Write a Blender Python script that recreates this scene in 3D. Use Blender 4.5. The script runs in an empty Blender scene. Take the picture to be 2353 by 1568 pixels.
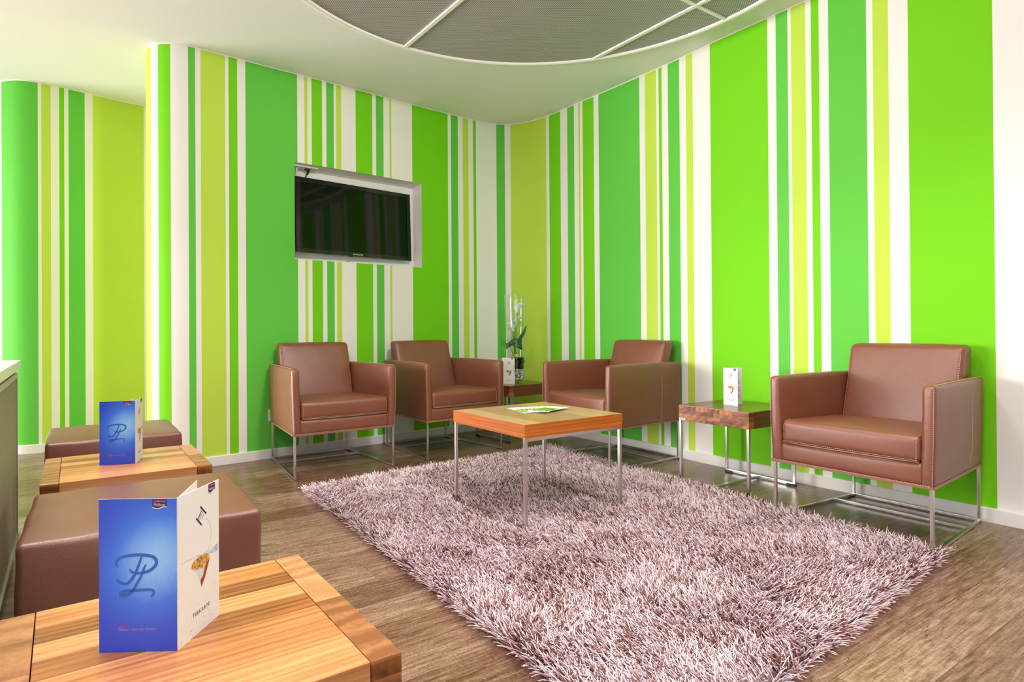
import bpy, bmesh, math, random
import numpy as np
from mathutils import Vector, Matrix
random.seed(7)
rng = np.random.default_rng(11)
SC = bpy.context.scene
COL = SC.collection
PI = math.pi

# ------------------------------------------------------------------ helpers
def tag(o, label=None, cat=None, group=None, kind=None):
    if label: o['label'] = label
    if cat: o['category'] = cat
    if group: o['group'] = group
    if kind: o['kind'] = kind
    return o

def empty(name, loc=(0, 0, 0), rz=0.0):
    o = bpy.data.objects.new(name, None)
    o.empty_display_size = 0.05
    COL.objects.link(o)
    o.location = loc
    o.rotation_euler = (0, 0, rz)
    return o

def link(name, me, parent=None, loc=(0, 0, 0), rz=0.0):
    o = bpy.data.objects.new(name, me)
    COL.objects.link(o)
    o.location = loc
    o.rotation_euler = (0, 0, rz)
    if parent: o.parent = parent
    return o

def mesh_of(verts, faces, mats, fm=None, smooth=True, name='m'):
    me = bpy.data.meshes.new(name)
    me.from_pydata([tuple(v) for v in verts], [], [tuple(f) for f in faces])
    for m in (mats if isinstance(mats, (list, tuple)) else [mats]):
        me.materials.append(m)
    if fm is not None:
        me.polygons.foreach_set('material_index', fm)
    me.polygons.foreach_set('use_smooth', [smooth] * len(me.polygons))
    me.update()
    return me

class MB:
    """collects shapes and turns them into ONE mesh object"""
    def __init__(self):
        self.v = []; self.f = []; self.m = []; self.s = []
    def add(self, verts, faces, mi=0, smooth=False):
        n = len(self.v)
        self.v += [tuple(p) for p in verts]
        self.f += [tuple(i + n for i in f) for f in faces]
        self.m += [mi] * len(faces)
        self.s += [smooth] * len(faces)
        return self
    def box(self, x0, x1, y0, y1, z0, z1, mi=0, b=0.0):
        if b <= 0:
            v = [(x, y, z) for z in (z0, z1) for y in (y0, y1) for x in (x0, x1)]
            f = [(0, 2, 3, 1), (4, 5, 7, 6), (0, 1, 5, 4), (2, 6, 7, 3), (0, 4, 6, 2), (1, 3, 7, 5)]
            return self.add(v, f, mi)
        bm = bmesh.new()
        bmesh.ops.create_cube(bm, size=1)
        for p in bm.verts:
            p.co = Vector(((x0 + x1) / 2 + p.co.x * (x1 - x0), (y0 + y1) / 2 + p.co.y * (y1 - y0), (z0 + z1) / 2 + p.co.z * (z1 - z0)))
        bmesh.ops.bevel(bm, geom=bm.edges[:] + bm.verts[:], offset=b, segments=2, profile=0.7, affect='EDGES')
        bm.verts.index_update()
        self.add([p.co[:] for p in bm.verts], [[q.index for q in fc.verts] for fc in bm.faces], mi)
        bm.free()
        return self
    def bar(self, a, b, w, h=None, mi=0, up=(0, 0, 1), bev=0.0012):
        """square tube between two points"""
        h = h or w
        a = Vector(a); b = Vector(b); d = (b - a); L = d.length; d.normalize()
        u = Vector(up)
        if abs(d.dot(u)) > 0.95: u = Vector((0, 1, 0))
        s = d.cross(u).normalized(); t = s.cross(d).normalized()
        sub = MB(); sub.box(-w / 2, w / 2, -h / 2, h / 2, 0, L, b=bev)
        self.add([a + s * p[0] + t * p[1] + d * p[2] for p in sub.v], sub.f, mi)
        return self
    def tube(self, pts, r, n=8, mi=0, cap=True):
        pts = [Vector(p) for p in pts]
        rr = r if isinstance(r, (list, tuple)) else [r] * len(pts)
        v = []; f = []
        u = None
        for i, p in enumerate(pts):
            d = (pts[min(i + 1, len(pts) - 1)] - pts[max(i - 1, 0)]).normalized()
            if u is None:
                u = Vector((0, 0, 1)) if abs(d.z) < 0.9 else Vector((1, 0, 0))
            s = d.cross(u).normalized(); u = s.cross(d).normalized()
            for k in range(n):
                a = 2 * PI * k / n
                v.append(p + (s * math.cos(a) + u * math.sin(a)) * rr[i])
        for i in range(len(pts) - 1):
            for k in range(n):
                k2 = (k + 1) % n
                f.append((i * n + k, i * n + k2, (i + 1) * n + k2, (i + 1) * n + k))
        if cap:
            f.append(tuple(range(n - 1, -1, -1)))
            f.append(tuple((len(pts) - 1) * n + k for k in range(n)))
        return self.add(v, f, mi, True)
    def lathe(self, prof, n=48, c=(0, 0, 0), mi=0, closed=False):
        v = []; f = []
        for r, z in prof:
            for k in range(n):
                a = 2 * PI * k / n
                v.append((c[0] + r * math.cos(a), c[1] + r * math.sin(a), c[2] + z))
        m = len(prof)
        for i in range(m if closed else m - 1):
            j = (i + 1) % m
            for k in range(n):
                k2 = (k + 1) % n
                f.append((i * n + k, i * n + k2, j * n + k2, j * n + k))
        return self.add(v, f, mi, True)
    def mesh(self, mats, name='m'):
        me = mesh_of(self.v, self.f, mats, self.m, False, name)
        me.polygons.foreach_set('use_smooth', self.s)
        return me
    def build(self, name, mats, parent=None, loc=(0, 0, 0), rz=0.0):
        return link(name, self.mesh(mats, name), parent, loc, rz)

def soft(L, r, mapf=None, bulge=(0, 0, 0), seg=4, mid=7, wob=0.0, seed=0):
    """rounded box L=(lx,ly,lz) centred at 0, its faces bulging by bulge[axis]; mapf places each point"""
    def axis(l):
        h = l / 2; rr = min(r, h * 0.98)
        e = [h - rr + rr * math.sin(PI / 2 * k / seg) for k in range(seg + 1)]
        m = list(np.linspace(-(h - rr), h - rr, mid))
        return [-q for q in reversed(e)][:-1] + m + e[1:], rr
    ax = [axis(l) for l in L]
    idx = {}; V = []; F = []
    def vert(p):
        k = tuple(round(c, 6) for c in p)
        if k in idx: return idx[k]
        q = [max(-(L[i] / 2 - ax[i][1]), min(L[i] / 2 - ax[i][1], p[i])) for i in range(3)]
        rr = min(a[1] for a in ax)
        q = [max(-(L[i] / 2 - rr), min(L[i] / 2 - rr, p[i])) for i in range(3)]
        d = Vector([p[i] - q[i] for i in range(3)])
        if d.length > 1e-9:
            # cube corner -> sphere
            mx = max(abs(c) for c in d)
            d = d.normalized() * rr if mx > 1e-9 else d
        o = Vector(q) + d
        for i in range(3):
            if bulge[i]:
                j, k2 = [(1, 2), (0, 2), (0, 1)][i]
                w = max(0, 1 - (2 * o[j] / L[j]) ** 2) * max(0, 1 - (2 * o[k2] / L[k2]) ** 2)
                o[i] += math.copysign(1, o[i]) * bulge[i] * (w ** 0.75) * min(1, abs(2 * o[i] / L[i]))
        if wob:
            o += Vector((math.sin(o.y * 31 + o.z * 47 + seed), math.sin(o.x * 37 + o.z * 29 + 2 + seed), math.sin(o.x * 41 + o.y * 33 + 4 + seed))) * wob
        if mapf: o = Vector(mapf(o))
        idx[k] = len(V); V.append(o)
        return idx[k]
    for i in range(3):
        j, k = [(1, 2), (2, 0), (0, 1)][i]
        for sgn in (-1, 1):
            A = ax[j][0]; B = ax[k][0]
            for a in range(len(A) - 1):
                for b in range(len(B) - 1):
                    q = []
                    for (u, w) in ((a, b), (a + 1, b), (a + 1, b + 1), (a, b + 1)):
                        p = [0, 0, 0]; p[i] = sgn * L[i] / 2; p[j] = A[u]; p[k] = B[w]
                        q.append(vert(p))
                    if sgn < 0: q.reverse()
                    if len(set(q)) == 4: F.append(q)
    return V, F

# ------------------------------------------------------------------ materials
class NT:
    def __init__(self, name):
        self.m = bpy.data.materials.new(name); self.m.use_nodes = True
        self.t = self.m.node_tree; self.t.nodes.clear()
        self.out = self.t.nodes.new('ShaderNodeOutputMaterial')
        self.b = self.t.nodes.new('ShaderNodeBsdfPrincipled')
        self.t.links.new(self.b.outputs[0], self.out.inputs[0])
    def n(self, typ, **kw):
        nd = self.t.nodes.new('ShaderNode' + typ)
        for k, v in kw.items():
            if k.startswith('_'): setattr(nd, k[1:], v)
            else:
                key = int(k[1:]) if k[0] == 'i' and k[1:].isdigit() else k.replace('__', ' ')
                s = nd.inputs[key]
                if hasattr(v, 'is_output') or isinstance(v, bpy.types.NodeSocket): self.t.links.new(v, s)
                else: s.default_value = v
        return nd
    def set(self, **kw):
        for k, v in kw.items():
            s = self.b.inputs[k.replace('__', ' ')]
            if isinstance(v, bpy.types.NodeSocket): self.t.links.new(v, s)
            else: s.default_value = v
        return self
    def math(self, op, a, b=0.0, c=0.0):
        return self.n('Math', _operation=op, i0=a, i1=b, i2=c).outputs[0]
    def co(self, kind='Object'):
        return self.n('TexCoord').outputs[kind]
    def mapping(self, v, scale=(1, 1, 1), rot=(0, 0, 0), loc=(0, 0, 0)):
        return self.n('Mapping', Vector=v, Scale=scale, Rotation=rot, Location=loc).outputs[0]
    def noise(self, v, scale, detail=3.0, rough=0.55, dist=0.0, dims='3D'):
        return self.n('TexNoise', Vector=v, Scale=scale, Detail=detail, Roughness=rough, Distortion=dist).outputs[0]
    def ramp(self, f, stops):
        r = self.n('ValToRGB', Fac=f); e = r.color_ramp.elements
        while len(e) < len(stops): e.new(0.5)
        for q, (p, c) in zip(e, stops):
            q.position = p; q.color = (*c, 1) if len(c) == 3 else c
        return r.outputs[0]
    def mix(self, f, a, b, mode='MIX'):
        nd = self.n('MixRGB', _blend_type=mode, i0=f)
        for s, v in ((nd.inputs[1], a), (nd.inputs[2], b)):
            if isinstance(v, bpy.types.NodeSocket): self.t.links.new(v, s)
            else: s.default_value = (*v, 1) if len(v) == 3 else v
        return nd.outputs[0]
    def bump(self, h, strength=0.2, dist=0.002):
        self.set(Normal=self.n('Bump', Height=h, Strength=strength, Distance=dist).outputs[0])
        return self

def srgb(r, g, b):
    f = lambda c: (c / 12.92 if c <= 0.04045 else ((c + 0.055) / 1.055) ** 2.4)
    return tuple(f(c / 255.0) for c in (r, g, b))

def plain(name, col, rough=0.5, metal=0.0, spec=0.5, **kw):
    t = NT(name)
    t.set(Base__Color=(*col, 1), Roughness=rough, Metallic=metal, Specular__IOR__Level=spec, **kw)
    return t.m

def wallpaint(name, col):
    t = NT(name)
    c = t.co()
    n = t.noise(c, 260, 2, 0.6)
    big = t.noise(c, 1.3, 2)
    t.set(Base__Color=t.mix(0.10, t.mix(big, tuple(x * 0.94 for x in col), tuple(min(1, x * 1.06) for x in col)), (*[x * 0.8 for x in col], 1)), Roughness=0.72, Specular__IOR__Level=0.25)
    t.bump(n, 0.22, 0.002)
    return t.m

def leather(name, col):
    t = NT(name)
    c = t.co()
    v = t.n('TexVoronoi', Vector=c, Scale=330.0, _feature='DISTANCE_TO_EDGE').outputs[0]
    n = t.noise(c, 9, 3)
    t.set(Base__Color=t.mix(n, tuple(x * 0.86 for x in col), tuple(x * 1.12 for x in col)), Roughness=0.36, Specular__IOR__Level=0.8)
    h = t.math('ADD', t.math('MULTIPLY', t.math('MINIMUM', v, 0.25), 2.0), t.math('MULTIPLY', t.noise(c, 14, 2), 1.2))
    t.bump(h, 0.22, 0.0015)
    return t.m

def wood(name, dark, mid, light, plank=0.055, axis='x', rough=0.35, ring=6.0, seed=0.0, coat=0.0):
    """boards running along axis, each with its own tone and long streaky grain"""
    t = NT(name)
    c = t.co()
    if axis == 'y': c = t.mapping(c, rot=(0, 0, -PI / 2))
    if axis == 'z': c = t.mapping(c, rot=(0, PI / 2, 0))
    s = t.n('SeparateXYZ', i0=c)
    pid = t.math('FLOOR', t.math('DIVIDE', t.math('ADD', s.outputs[1], 5.0 + seed), plank))
    wn = t.n('TexWhiteNoise', _noise_dimensions='1D', W=pid)
    off = t.n('VectorMath', _operation='MULTIPLY_ADD', i0=wn.outputs[1], i1=(7, 7, 7), i2=c).outputs[0]
    g = t.noise(t.mapping(off, (1.6, 34, 70)), 3.0, 5, 0.6, 0.3)
    fig = t.n('TexWave', _wave_type='BANDS', _bands_direction='Y', Vector=t.mapping(off, (0.35, 9, 30)), Scale=ring, Distortion=6.0, Detail=2.0, Detail__Scale=0.8).outputs[1]
    fine = t.noise(t.mapping(off, (4, 150, 130)), 3.0, 3)
    k = t.math('ADD', t.math('MULTIPLY', g, 0.60), t.math('MULTIPLY', fig, 0.13))
    k = t.math('ADD', k, t.math('MULTIPLY', t.math('SUBTRACT', wn.outputs[0], 0.45), 0.66))
    k = t.math('ADD', k, t.math('MULTIPLY', t.math('SUBTRACT', fine, 0.5), 0.14))
    col = t.ramp(k, [(0.08, dark), (0.38, mid), (0.72, light)])
    # thin joint between boards
    fr = t.math('FRACT', t.math('DIVIDE', t.math('ADD', s.outputs[1], 5.0 + seed), plank))
    gap = t.math('LESS_THAN', fr, 0.0007 / plank)
    col = t.mix(t.math('MULTIPLY', gap, 0.5), col, tuple(x * 0.4 for x in dark))
    t.set(Base__Color=col, Roughness=rough, Specular__IOR__Level=0.5, Coat__Weight=coat, Coat__Roughness=0.2)
    t.bump(t.math('ADD', fine, g), 0.08, 0.001)
    return t.m

def endgrain(name, dark, mid, light, bw=0.075, bh=0.0222, plane='yz', rough=0.35):
    """short staves glued in staggered rows, each with curved growth rings"""
    t = NT(name)
    c = t.co()
    s = t.n('SeparateXYZ', i0=c)
    if plane == 'yz': a, b = s.outputs[1], s.outputs[2]
    elif plane == 'yx': a, b = s.outputs[1], s.outputs[0]
    row = t.math('FLOOR', t.math('DIVIDE', t.math('ADD', b, 3.0), bh))
    rw = t.n('TexWhiteNoise', _noise_dimensions='1D', W=row).outputs[0]
    ca = t.math('FLOOR', t.math('ADD', t.math('DIVIDE', t.math('ADD', a, 3.0), bw), t.math('MULTIPLY', rw, 3.0)))
    cv = t.n('CombineXYZ', i0=row, i1=ca, i2=0.0).outputs[0]
    wn = t.n('TexWhiteNoise', _noise_dimensions='3D', Vector=cv)
    off = t.n('VectorMath', _operation='MULTIPLY_ADD', i0=wn.outputs[1], i1=(5, 5, 5), i2=c).outputs[0]
    ring = t.n('TexWave', _wave_type='RINGS', _rings_direction='X', Vector=off, Scale=9.0, Distortion=4.0, Detail=2.0, Detail__Scale=1.5).outputs[1]
    g = t.noise(t.mapping(off, (60, 60, 60)), 2.0, 3)
    k = t.math('ADD', t.math('MULTIPLY', ring, 0.24), t.math('MULTIPLY', g, 0.35))
    k = t.math('ADD', k, t.math('MULTIPLY', t.math('SUBTRACT', wn.outputs[0], 0.4), 0.55))
    col = t.ramp(k, [(0.05, dark), (0.4, mid), (0.8, light)])
    t.set(Base__Color=col, Roughness=rough)
    return t.m

def emboss_text(txt, size, mat_i=0, shear=0.0, space=1.0, spw=1.0):
    """flat lettering as (verts2d, faces)"""
    cu = bpy.data.curves.new('t', 'FONT')
    cu.body = txt; cu.size = size; cu.shear = shear; cu.space_character = space
    cu.resolution_u = 3
    o = bpy.data.objects.new('t', cu); COL.objects.link(o)
    dg = bpy.context.evaluated_depsgraph_get(); dg.update()
    me = bpy.data.meshes.new_from_object(o.evaluated_get(dg))
    v = [(p.co.x, p.co.y) for p in me.vertices]; f = [tuple(q.vertices) for q in me.polygons]
    bpy.data.objects.remove(o); bpy.data.curves.remove(cu); bpy.data.meshes.remove(me)
    return v, f

# wall footprints (plan coordinates, metres) and the stripe edges along them
FA = [(-4.0000, 5.3000), (-3.9991, 5.2600), (-3.9987, 5.2199), (-3.9987, 5.1799), (-3.9990, 5.1399), (-3.9989, 5.0998), (-3.9982, 5.0598), (-3.9963, 5.0198), (-3.9927, 4.9799), (-3.9870, 4.9403), (-3.9790, 4.9011), (-3.9687, 4.8624), (-3.9563, 4.8243), (-3.9421, 4.7869), (-3.9261, 4.7502), (-3.9083, 4.7144), (-3.8886, 4.6795), (-3.8669, 4.6459), (-3.8431, 4.6137), (-3.8167, 4.5836), (-3.7880, 4.5557), (-3.7572, 4.5302), (-3.7245, 4.5071), (-3.6899, 4.4870), (-3.6535, 4.4704), (-3.6158, 4.4568), (-3.5776, 4.4450), (-3.5390, 4.4344), (-3.4999, 4.4254), (-3.4604, 4.4196), (-3.4204, 4.4191), (-3.3809, 4.4256), (-3.3434, 4.4395), (-3.3087, 4.4592), (-3.2760, 4.4823), (-3.2448, 4.5074), (-3.2150, 4.5342), (-3.1862, 4.5620), (-3.1573, 4.5897), (-3.1282, 4.6172), (-3.0997, 4.6453), (-3.0727, 4.6749), (-3.0463, 4.7050), (-3.0193, 4.7345), (-2.9915, 4.7633), (-2.9632, 4.7916), (-2.9344, 4.8194), (-2.9050, 4.8466), (-2.8751, 4.8733), (-2.8446, 4.8992), (-2.8135, 4.9244), (-2.7818, 4.9489), (-2.7496, 4.9727), (-2.7167, 4.9954), (-2.6829, 5.0168), (-2.6479, 5.0364), (-2.6118, 5.0536), (-2.5746, 5.0685), (-2.5366, 5.0810), (-2.4978, 5.0907), (-2.4582, 5.0969), (-2.4183, 5.0982), (-2.3785, 5.0940), (-2.3397, 5.0843), (-2.3023, 5.0700), (-2.2669, 5.0513), (-2.2343, 5.0283), (-2.2053, 5.0007), (-2.1807, 4.9691), (-2.1605, 4.9346), (-2.1445, 4.8979), (-2.1331, 4.8596), (-2.1272, 4.8200), (-2.1263, 4.7800), (-2.1279, 4.7400), (-2.1300, 4.7000)]
FB = [(-2.1300, 4.7200), (-2.1350, 4.6903), (-2.1399, 4.6607), (-2.1449, 4.6310), (-2.1501, 4.6014), (-2.1558, 4.5719), (-2.1621, 4.5425), (-2.1692, 4.5133), (-2.1769, 4.4842), (-2.1850, 4.4552), (-2.1930, 4.4263), (-2.2007, 4.3972), (-2.2077, 4.3680), (-2.2139, 4.3385), (-2.2192, 4.3089), (-2.2240, 4.2793), (-2.2286, 4.2496), (-2.2336, 4.2199), (-2.2394, 4.1904), (-2.2464, 4.1612), (-2.2540, 4.1321), (-2.2594, 4.1025), (-2.2607, 4.0725), (-2.2576, 4.0426), (-2.2502, 4.0135), (-2.2387, 3.9858), (-2.2234, 3.9599), (-2.2046, 3.9365), (-2.1826, 3.9160), (-2.1580, 3.8988), (-2.1311, 3.8853), (-2.1027, 3.8758), (-2.0731, 3.8704), (-2.0431, 3.8692), (-2.0132, 3.8723), (-1.9840, 3.8794), (-1.9560, 3.8902), (-1.9290, 3.9035), (-1.9033, 3.9191), (-1.8789, 3.9366), (-1.8554, 3.9554), (-1.8319, 3.9742), (-1.8082, 3.9926), (-1.7843, 4.0108), (-1.7603, 4.0290), (-1.7364, 4.0472), (-1.7125, 4.0655), (-1.6889, 4.0841), (-1.6657, 4.1032), (-1.6427, 4.1226), (-1.6196, 4.1418), (-1.5963, 4.1608), (-1.5728, 4.1796), (-1.5493, 4.1984), (-1.5257, 4.2170), (-1.5021, 4.2356), (-1.4784, 4.2542), (-1.4547, 4.2727), (-1.4310, 4.2912), (-1.4073, 4.3097), (-1.3836, 4.3282), (-1.3599, 4.3467), (-1.3362, 4.3652), (-1.3125, 4.3836), (-1.2887, 4.4021), (-1.2650, 4.4205), (-1.2412, 4.4389), (-1.2174, 4.4573), (-1.1937, 4.4758), (-1.1699, 4.4942), (-1.1462, 4.5126), (-1.1224, 4.5311), (-1.0987, 4.5496), (-1.0751, 4.5681), (-1.0514, 4.5867), (-1.0278, 4.6054), (-1.0043, 4.6241), (-0.9808, 4.6429), (-0.9574, 4.6617), (-0.9340, 4.6806), (-0.9107, 4.6996), (-0.8874, 4.7186), (-0.8641, 4.7377), (-0.8409, 4.7567), (-0.8177, 4.7758), (-0.7944, 4.7949), (-0.7712, 4.8140), (-0.7480, 4.8331), (-0.7247, 4.8522), (-0.7014, 4.8712), (-0.6781, 4.8901), (-0.6547, 4.9091), (-0.6313, 4.9279), (-0.6078, 4.9467), (-0.5842, 4.9654), (-0.5607, 4.9840), (-0.5370, 5.0026), (-0.5133, 5.0211), (-0.4896, 5.0396), (-0.4658, 5.0580), (-0.4420, 5.0763), (-0.4182, 5.0947), (-0.3943, 5.1130), (-0.3705, 5.1313), (-0.3467, 5.1497), (-0.3228, 5.1680), (-0.2990, 5.1863), (-0.2751, 5.2046), (-0.2512, 5.2229), (-0.2273, 5.2411), (-0.2033, 5.2592), (-0.1792, 5.2772), (-0.1550, 5.2950), (-0.1306, 5.3126), (-0.1061, 5.3300), (-0.0814, 5.3471), (-0.0563, 5.3637), (-0.0308, 5.3797), (-0.0049, 5.3949), (0.0217, 5.4089), (0.0491, 5.4214), (0.0772, 5.4320), (0.1061, 5.4402), (0.1357, 5.4456), (0.1656, 5.4481), (0.1957, 5.4474), (0.2255, 5.4438), (0.2548, 5.4373), (0.2835, 5.4282), (0.3114, 5.4169), (0.3383, 5.4037), (0.3644, 5.3886), (0.3895, 5.3721), (0.4136, 5.3542), (0.4369, 5.3351), (0.4593, 5.3150), (0.4808, 5.2941), (0.5017, 5.2724), (0.5218, 5.2501), (0.5414, 5.2273), (0.5604, 5.2040), (0.5789, 5.1803), (0.5971, 5.1564), (0.6151, 5.1322), (0.6328, 5.1080), (0.6504, 5.0836), (0.6680, 5.0592), (0.6855, 5.0348), (0.7031, 5.0104), (0.7207, 4.9860), (0.7383, 4.9616), (0.7560, 4.9373), (0.7738, 4.9131), (0.7917, 4.8889), (0.8096, 4.8647), (0.8275, 4.8406), (0.8454, 4.8164), (0.8633, 4.7923), (0.8811, 4.7681), (0.8989, 4.7438), (0.9167, 4.7196), (0.9344, 4.6952), (0.9520, 4.6709), (0.9696, 4.6465), (0.9871, 4.6221), (1.0046, 4.5976), (1.0221, 4.5732), (1.0395, 4.5487), (1.0569, 4.5241), (1.0743, 4.4996), (1.0917, 4.4751), (1.1090, 4.4505), (1.1263, 4.4259), (1.1436, 4.4013), (1.1609, 4.3767), (1.1781, 4.3521), (1.1953, 4.3274), (1.2125, 4.3027), (1.2296, 4.2779), (1.2465, 4.2531), (1.2634, 4.2283), (1.2802, 4.2033), (1.2968, 4.1782), (1.3132, 4.1530), (1.3295, 4.1278), (1.3456, 4.1024), (1.3616, 4.0769), (1.3775, 4.0514), (1.3934, 4.0259), (1.4093, 4.0004), (1.4253, 3.9749), (1.4414, 3.9495), (1.4576, 3.9242), (1.4740, 3.8990), (1.4906, 3.8739), (1.5074, 3.8490), (1.5243, 3.8241), (1.5413, 3.7993), (1.5584, 3.7746), (1.5756, 3.7499), (1.5928, 3.7253), (1.6101, 3.7006), (1.6274, 3.6760), (1.6447, 3.6514), (1.6620, 3.6268), (1.6792, 3.6022), (1.6965, 3.5776), (1.7137, 3.5530), (1.7310, 3.5283), (1.7482, 3.5037), (1.7655, 3.4791), (1.7827, 3.4544), (1.8000, 3.4298), (1.8173, 3.4052), (1.8345, 3.3806), (1.8518, 3.3560), (1.8691, 3.3314), (1.8864, 3.3068), (1.9037, 3.2822), (1.9209, 3.2576), (1.9382, 3.2330), (1.9555, 3.2083), (1.9727, 3.1837), (1.9899, 3.1590), (2.0070, 3.1343), (2.0242, 3.1096), (2.0412, 3.0849), (2.0583, 3.0601), (2.0753, 3.0353), (2.0922, 3.0104), (2.1091, 2.9856), (2.1260, 2.9607), (2.1429, 2.9358), (2.1597, 2.9109), (2.1765, 2.8860), (2.1934, 2.8611), (2.2102, 2.8362), (2.2271, 2.8113), (2.2439, 2.7864), (2.2608, 2.7615), (2.2778, 2.7366), (2.2947, 2.7118), (2.3117, 2.6870), (2.3287, 2.6622), (2.3457, 2.6374), (2.3628, 2.6126), (2.3798, 2.5879), (2.3969, 2.5631), (2.4140, 2.5384), (2.4311, 2.5136), (2.4482, 2.4889), (2.4653, 2.4642), (2.4824, 2.4394), (2.4995, 2.4147), (2.5165, 2.3900), (2.5336, 2.3652), (2.5507, 2.3405), (2.5678, 2.3157), (2.5849, 2.2910), (2.6020, 2.2662), (2.6191, 2.2415), (2.6362, 2.2168), (2.6532, 2.1920), (2.6703, 2.1673), (2.6874, 2.1426), (2.7045, 2.1178), (2.7217, 2.0931), (2.7388, 2.0684), (2.7559, 2.0437), (2.7731, 2.0190), (2.7902, 1.9943), (2.8074, 1.9696), (2.8246, 1.9449), (2.8418, 1.9203), (2.8590, 1.8956), (2.8763, 1.8710), (2.8935, 1.8464), (2.9108, 1.8218), (2.9281, 1.7971), (2.9453, 1.7725), (2.9626, 1.7479), (2.9798, 1.7233), (2.9970, 1.6986), (3.0142, 1.6739), (3.0313, 1.6492), (3.0484, 1.6245), (3.0655, 1.5997), (3.0825, 1.5750), (3.0995, 1.5501), (3.1164, 1.5253), (3.1333, 1.5004), (3.1501, 1.4755), (3.1669, 1.4505), (3.1837, 1.4256), (3.2004, 1.4006), (3.2171, 1.3756), (3.2338, 1.3505), (3.2504, 1.3255), (3.2670, 1.3005), (3.2837, 1.2754), (3.3003, 1.2503), (3.3169, 1.2253), (3.3335, 1.2002), (3.3501, 1.1752), (3.3667, 1.1501), (3.3834, 1.1251), (3.4000, 1.1000)]
SA = [(1.0674, 'G'), (1.327, 'W'), (1.3475, 'L'), (1.4042, 'W'), (1.456, 'M'), (1.4875, 'W'), (1.5143, 'G'), (1.6191, 'W'), (1.672, 'L'), (2.0272, 'W')]
SB = [(0.8727, 'W'), (0.9357, 'M'), (1.0176, 'W'), (1.1207, 'G'), (1.1621, 'W'), (1.1946, 'L'), (1.3464, 'W'), (1.3677, 'M'), (1.4241, 'W'), (1.4778, 'G'), (1.8392, 'W'), (1.8918, 'L'), (1.9143, 'W'), (1.946, 'M'), (2.0256, 'W'), (2.0583, 'G'), (2.1163, 'W'), (2.1356, 'L'), (2.1754, 'W'), (2.2941, 'M'), (2.4357, 'W'), (2.4689, 'G'), (2.5351, 'W'), (2.5893, 'L'), (2.6068, 'W'), (2.7998, 'M'), (3.1513, 'W'), (3.1836, 'G'), (3.2556, 'W'), (3.3074, 'L'), (3.3654, 'W'), (3.4166, 'M'), (3.4461, 'W'), (3.6521, 'G'), (3.7286, 'W'), (3.7808, 'L'), (4.1456, 'W'), (4.1819, 'M'), (4.3191, 'W'), (4.4038, 'G'), (4.4844, 'W'), (4.5353, 'L'), (4.5536, 'W'), (4.5835, 'M'), (4.7043, 'W'), (4.7573, 'G'), (5.1661, 'W'), (5.2169, 'L'), (5.3194, 'W'), (5.341, 'M'), (5.3677, 'W'), (5.4218, 'G'), (5.5195, 'W'), (5.5742, 'L'), (5.6298, 'W'), (5.7686, 'M'), (6.1623, 'W'), (6.2137, 'G'), (6.2846, 'W'), (6.3037, 'L'), (6.3873, 'W'), (6.4183, 'M'), (6.4611, 'W'), (6.5118, 'G'), (6.7029, 'W'), (6.7333, 'L'), (6.8054, 'W'), (6.8933, 'M'), (7.2279, 'W')]
# ------------------------------------------------------------------ palette
C_G = (0.120, 0.540, 0.055)
C_M = (0.175, 0.600, 0.005)
C_L = (0.510, 0.710, 0.070)
M_G = wallpaint('paint_deep_green', C_G)
M_M = wallpaint('paint_grass_green', C_M)
M_L = wallpaint('paint_lime', C_L)
M_W = wallpaint('paint_white', (0.84, 0.82, 0.77))
M_CEIL = wallpaint('ceiling_white', (0.89, 0.88, 0.85))
M_TRIM = plain('baseboard_white', (0.78, 0.77, 0.74), 0.4)
M_NICHE = plain('niche_white', (0.84, 0.83, 0.80), 0.6)
M_LEATHER = leather('brown_leather', (0.200, 0.060, 0.030))
M_LEATHER2 = leather('dark_brown_leather', (0.170, 0.058, 0.038))
M_THREAD = plain('pale_thread', (0.62, 0.42, 0.34), 0.7)
M_PIPING = leather('piping_leather', (0.28, 0.115, 0.075))
M_STEEL = plain('brushed_steel', (0.66, 0.63, 0.62), 0.24, 1.0)
M_PAD = plain('black_plastic', (0.012, 0.012, 0.012), 0.5)
M_TAG = plain('white_tag', (0.8, 0.8, 0.8), 0.6)
M_SCREEN = plain('tv_glass', (0.002, 0.003, 0.002), 0.05, 0.0, 0.3)
M_BEZEL = plain('tv_gloss_black', (0.006, 0.006, 0.006), 0.08)
M_WALNUT = wood('walnut_planks', (0.15, 0.042, 0.011), (0.40, 0.150, 0.045), (0.64, 0.33, 0.14), 0.056, 'x', 0.32, 2.2)
M_WEND = endgrain('walnut_staves', (0.11, 0.030, 0.010), (0.30, 0.105, 0.030), (0.50, 0.24, 0.09), 0.075, 0.0222, 'yz')
M_WTOPEND = endgrain('walnut_end_band', (0.22, 0.080, 0.026), (0.45, 0.20, 0.080), (0.60, 0.33, 0.16), 0.11, 0.5, 'yx')
M_SHADEWAL = wood('walnut_shaded', (0.055, 0.018, 0.006), (0.15, 0.05, 0.014), (0.27, 0.11, 0.035), 0.056, 'x', 0.28, 5.0)  # same walnut, with the dimmer light on the far tables in its colour
M_SHADETOP = wood('walnut_top_shaded', (0.05, 0.018, 0.006), (0.12, 0.042, 0.013), (0.20, 0.08, 0.03), 0.056, 'x', 0.2, 5.0)  # top of the far tables, weaker light painted into the walnut tone
M_CTOP = wood('veneer_top', (0.22, 0.12, 0.04), (0.36, 0.21, 0.08), (0.48, 0.30, 0.13), 0.30, 'x', 0.26, 3.0)
M_CSIDE = wood('orange_edge', (0.20, 0.032, 0.003), (0.47, 0.115, 0.008), (0.66, 0.24, 0.028), 0.5, 'x', 0.35, 4.0, 0.21)
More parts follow.
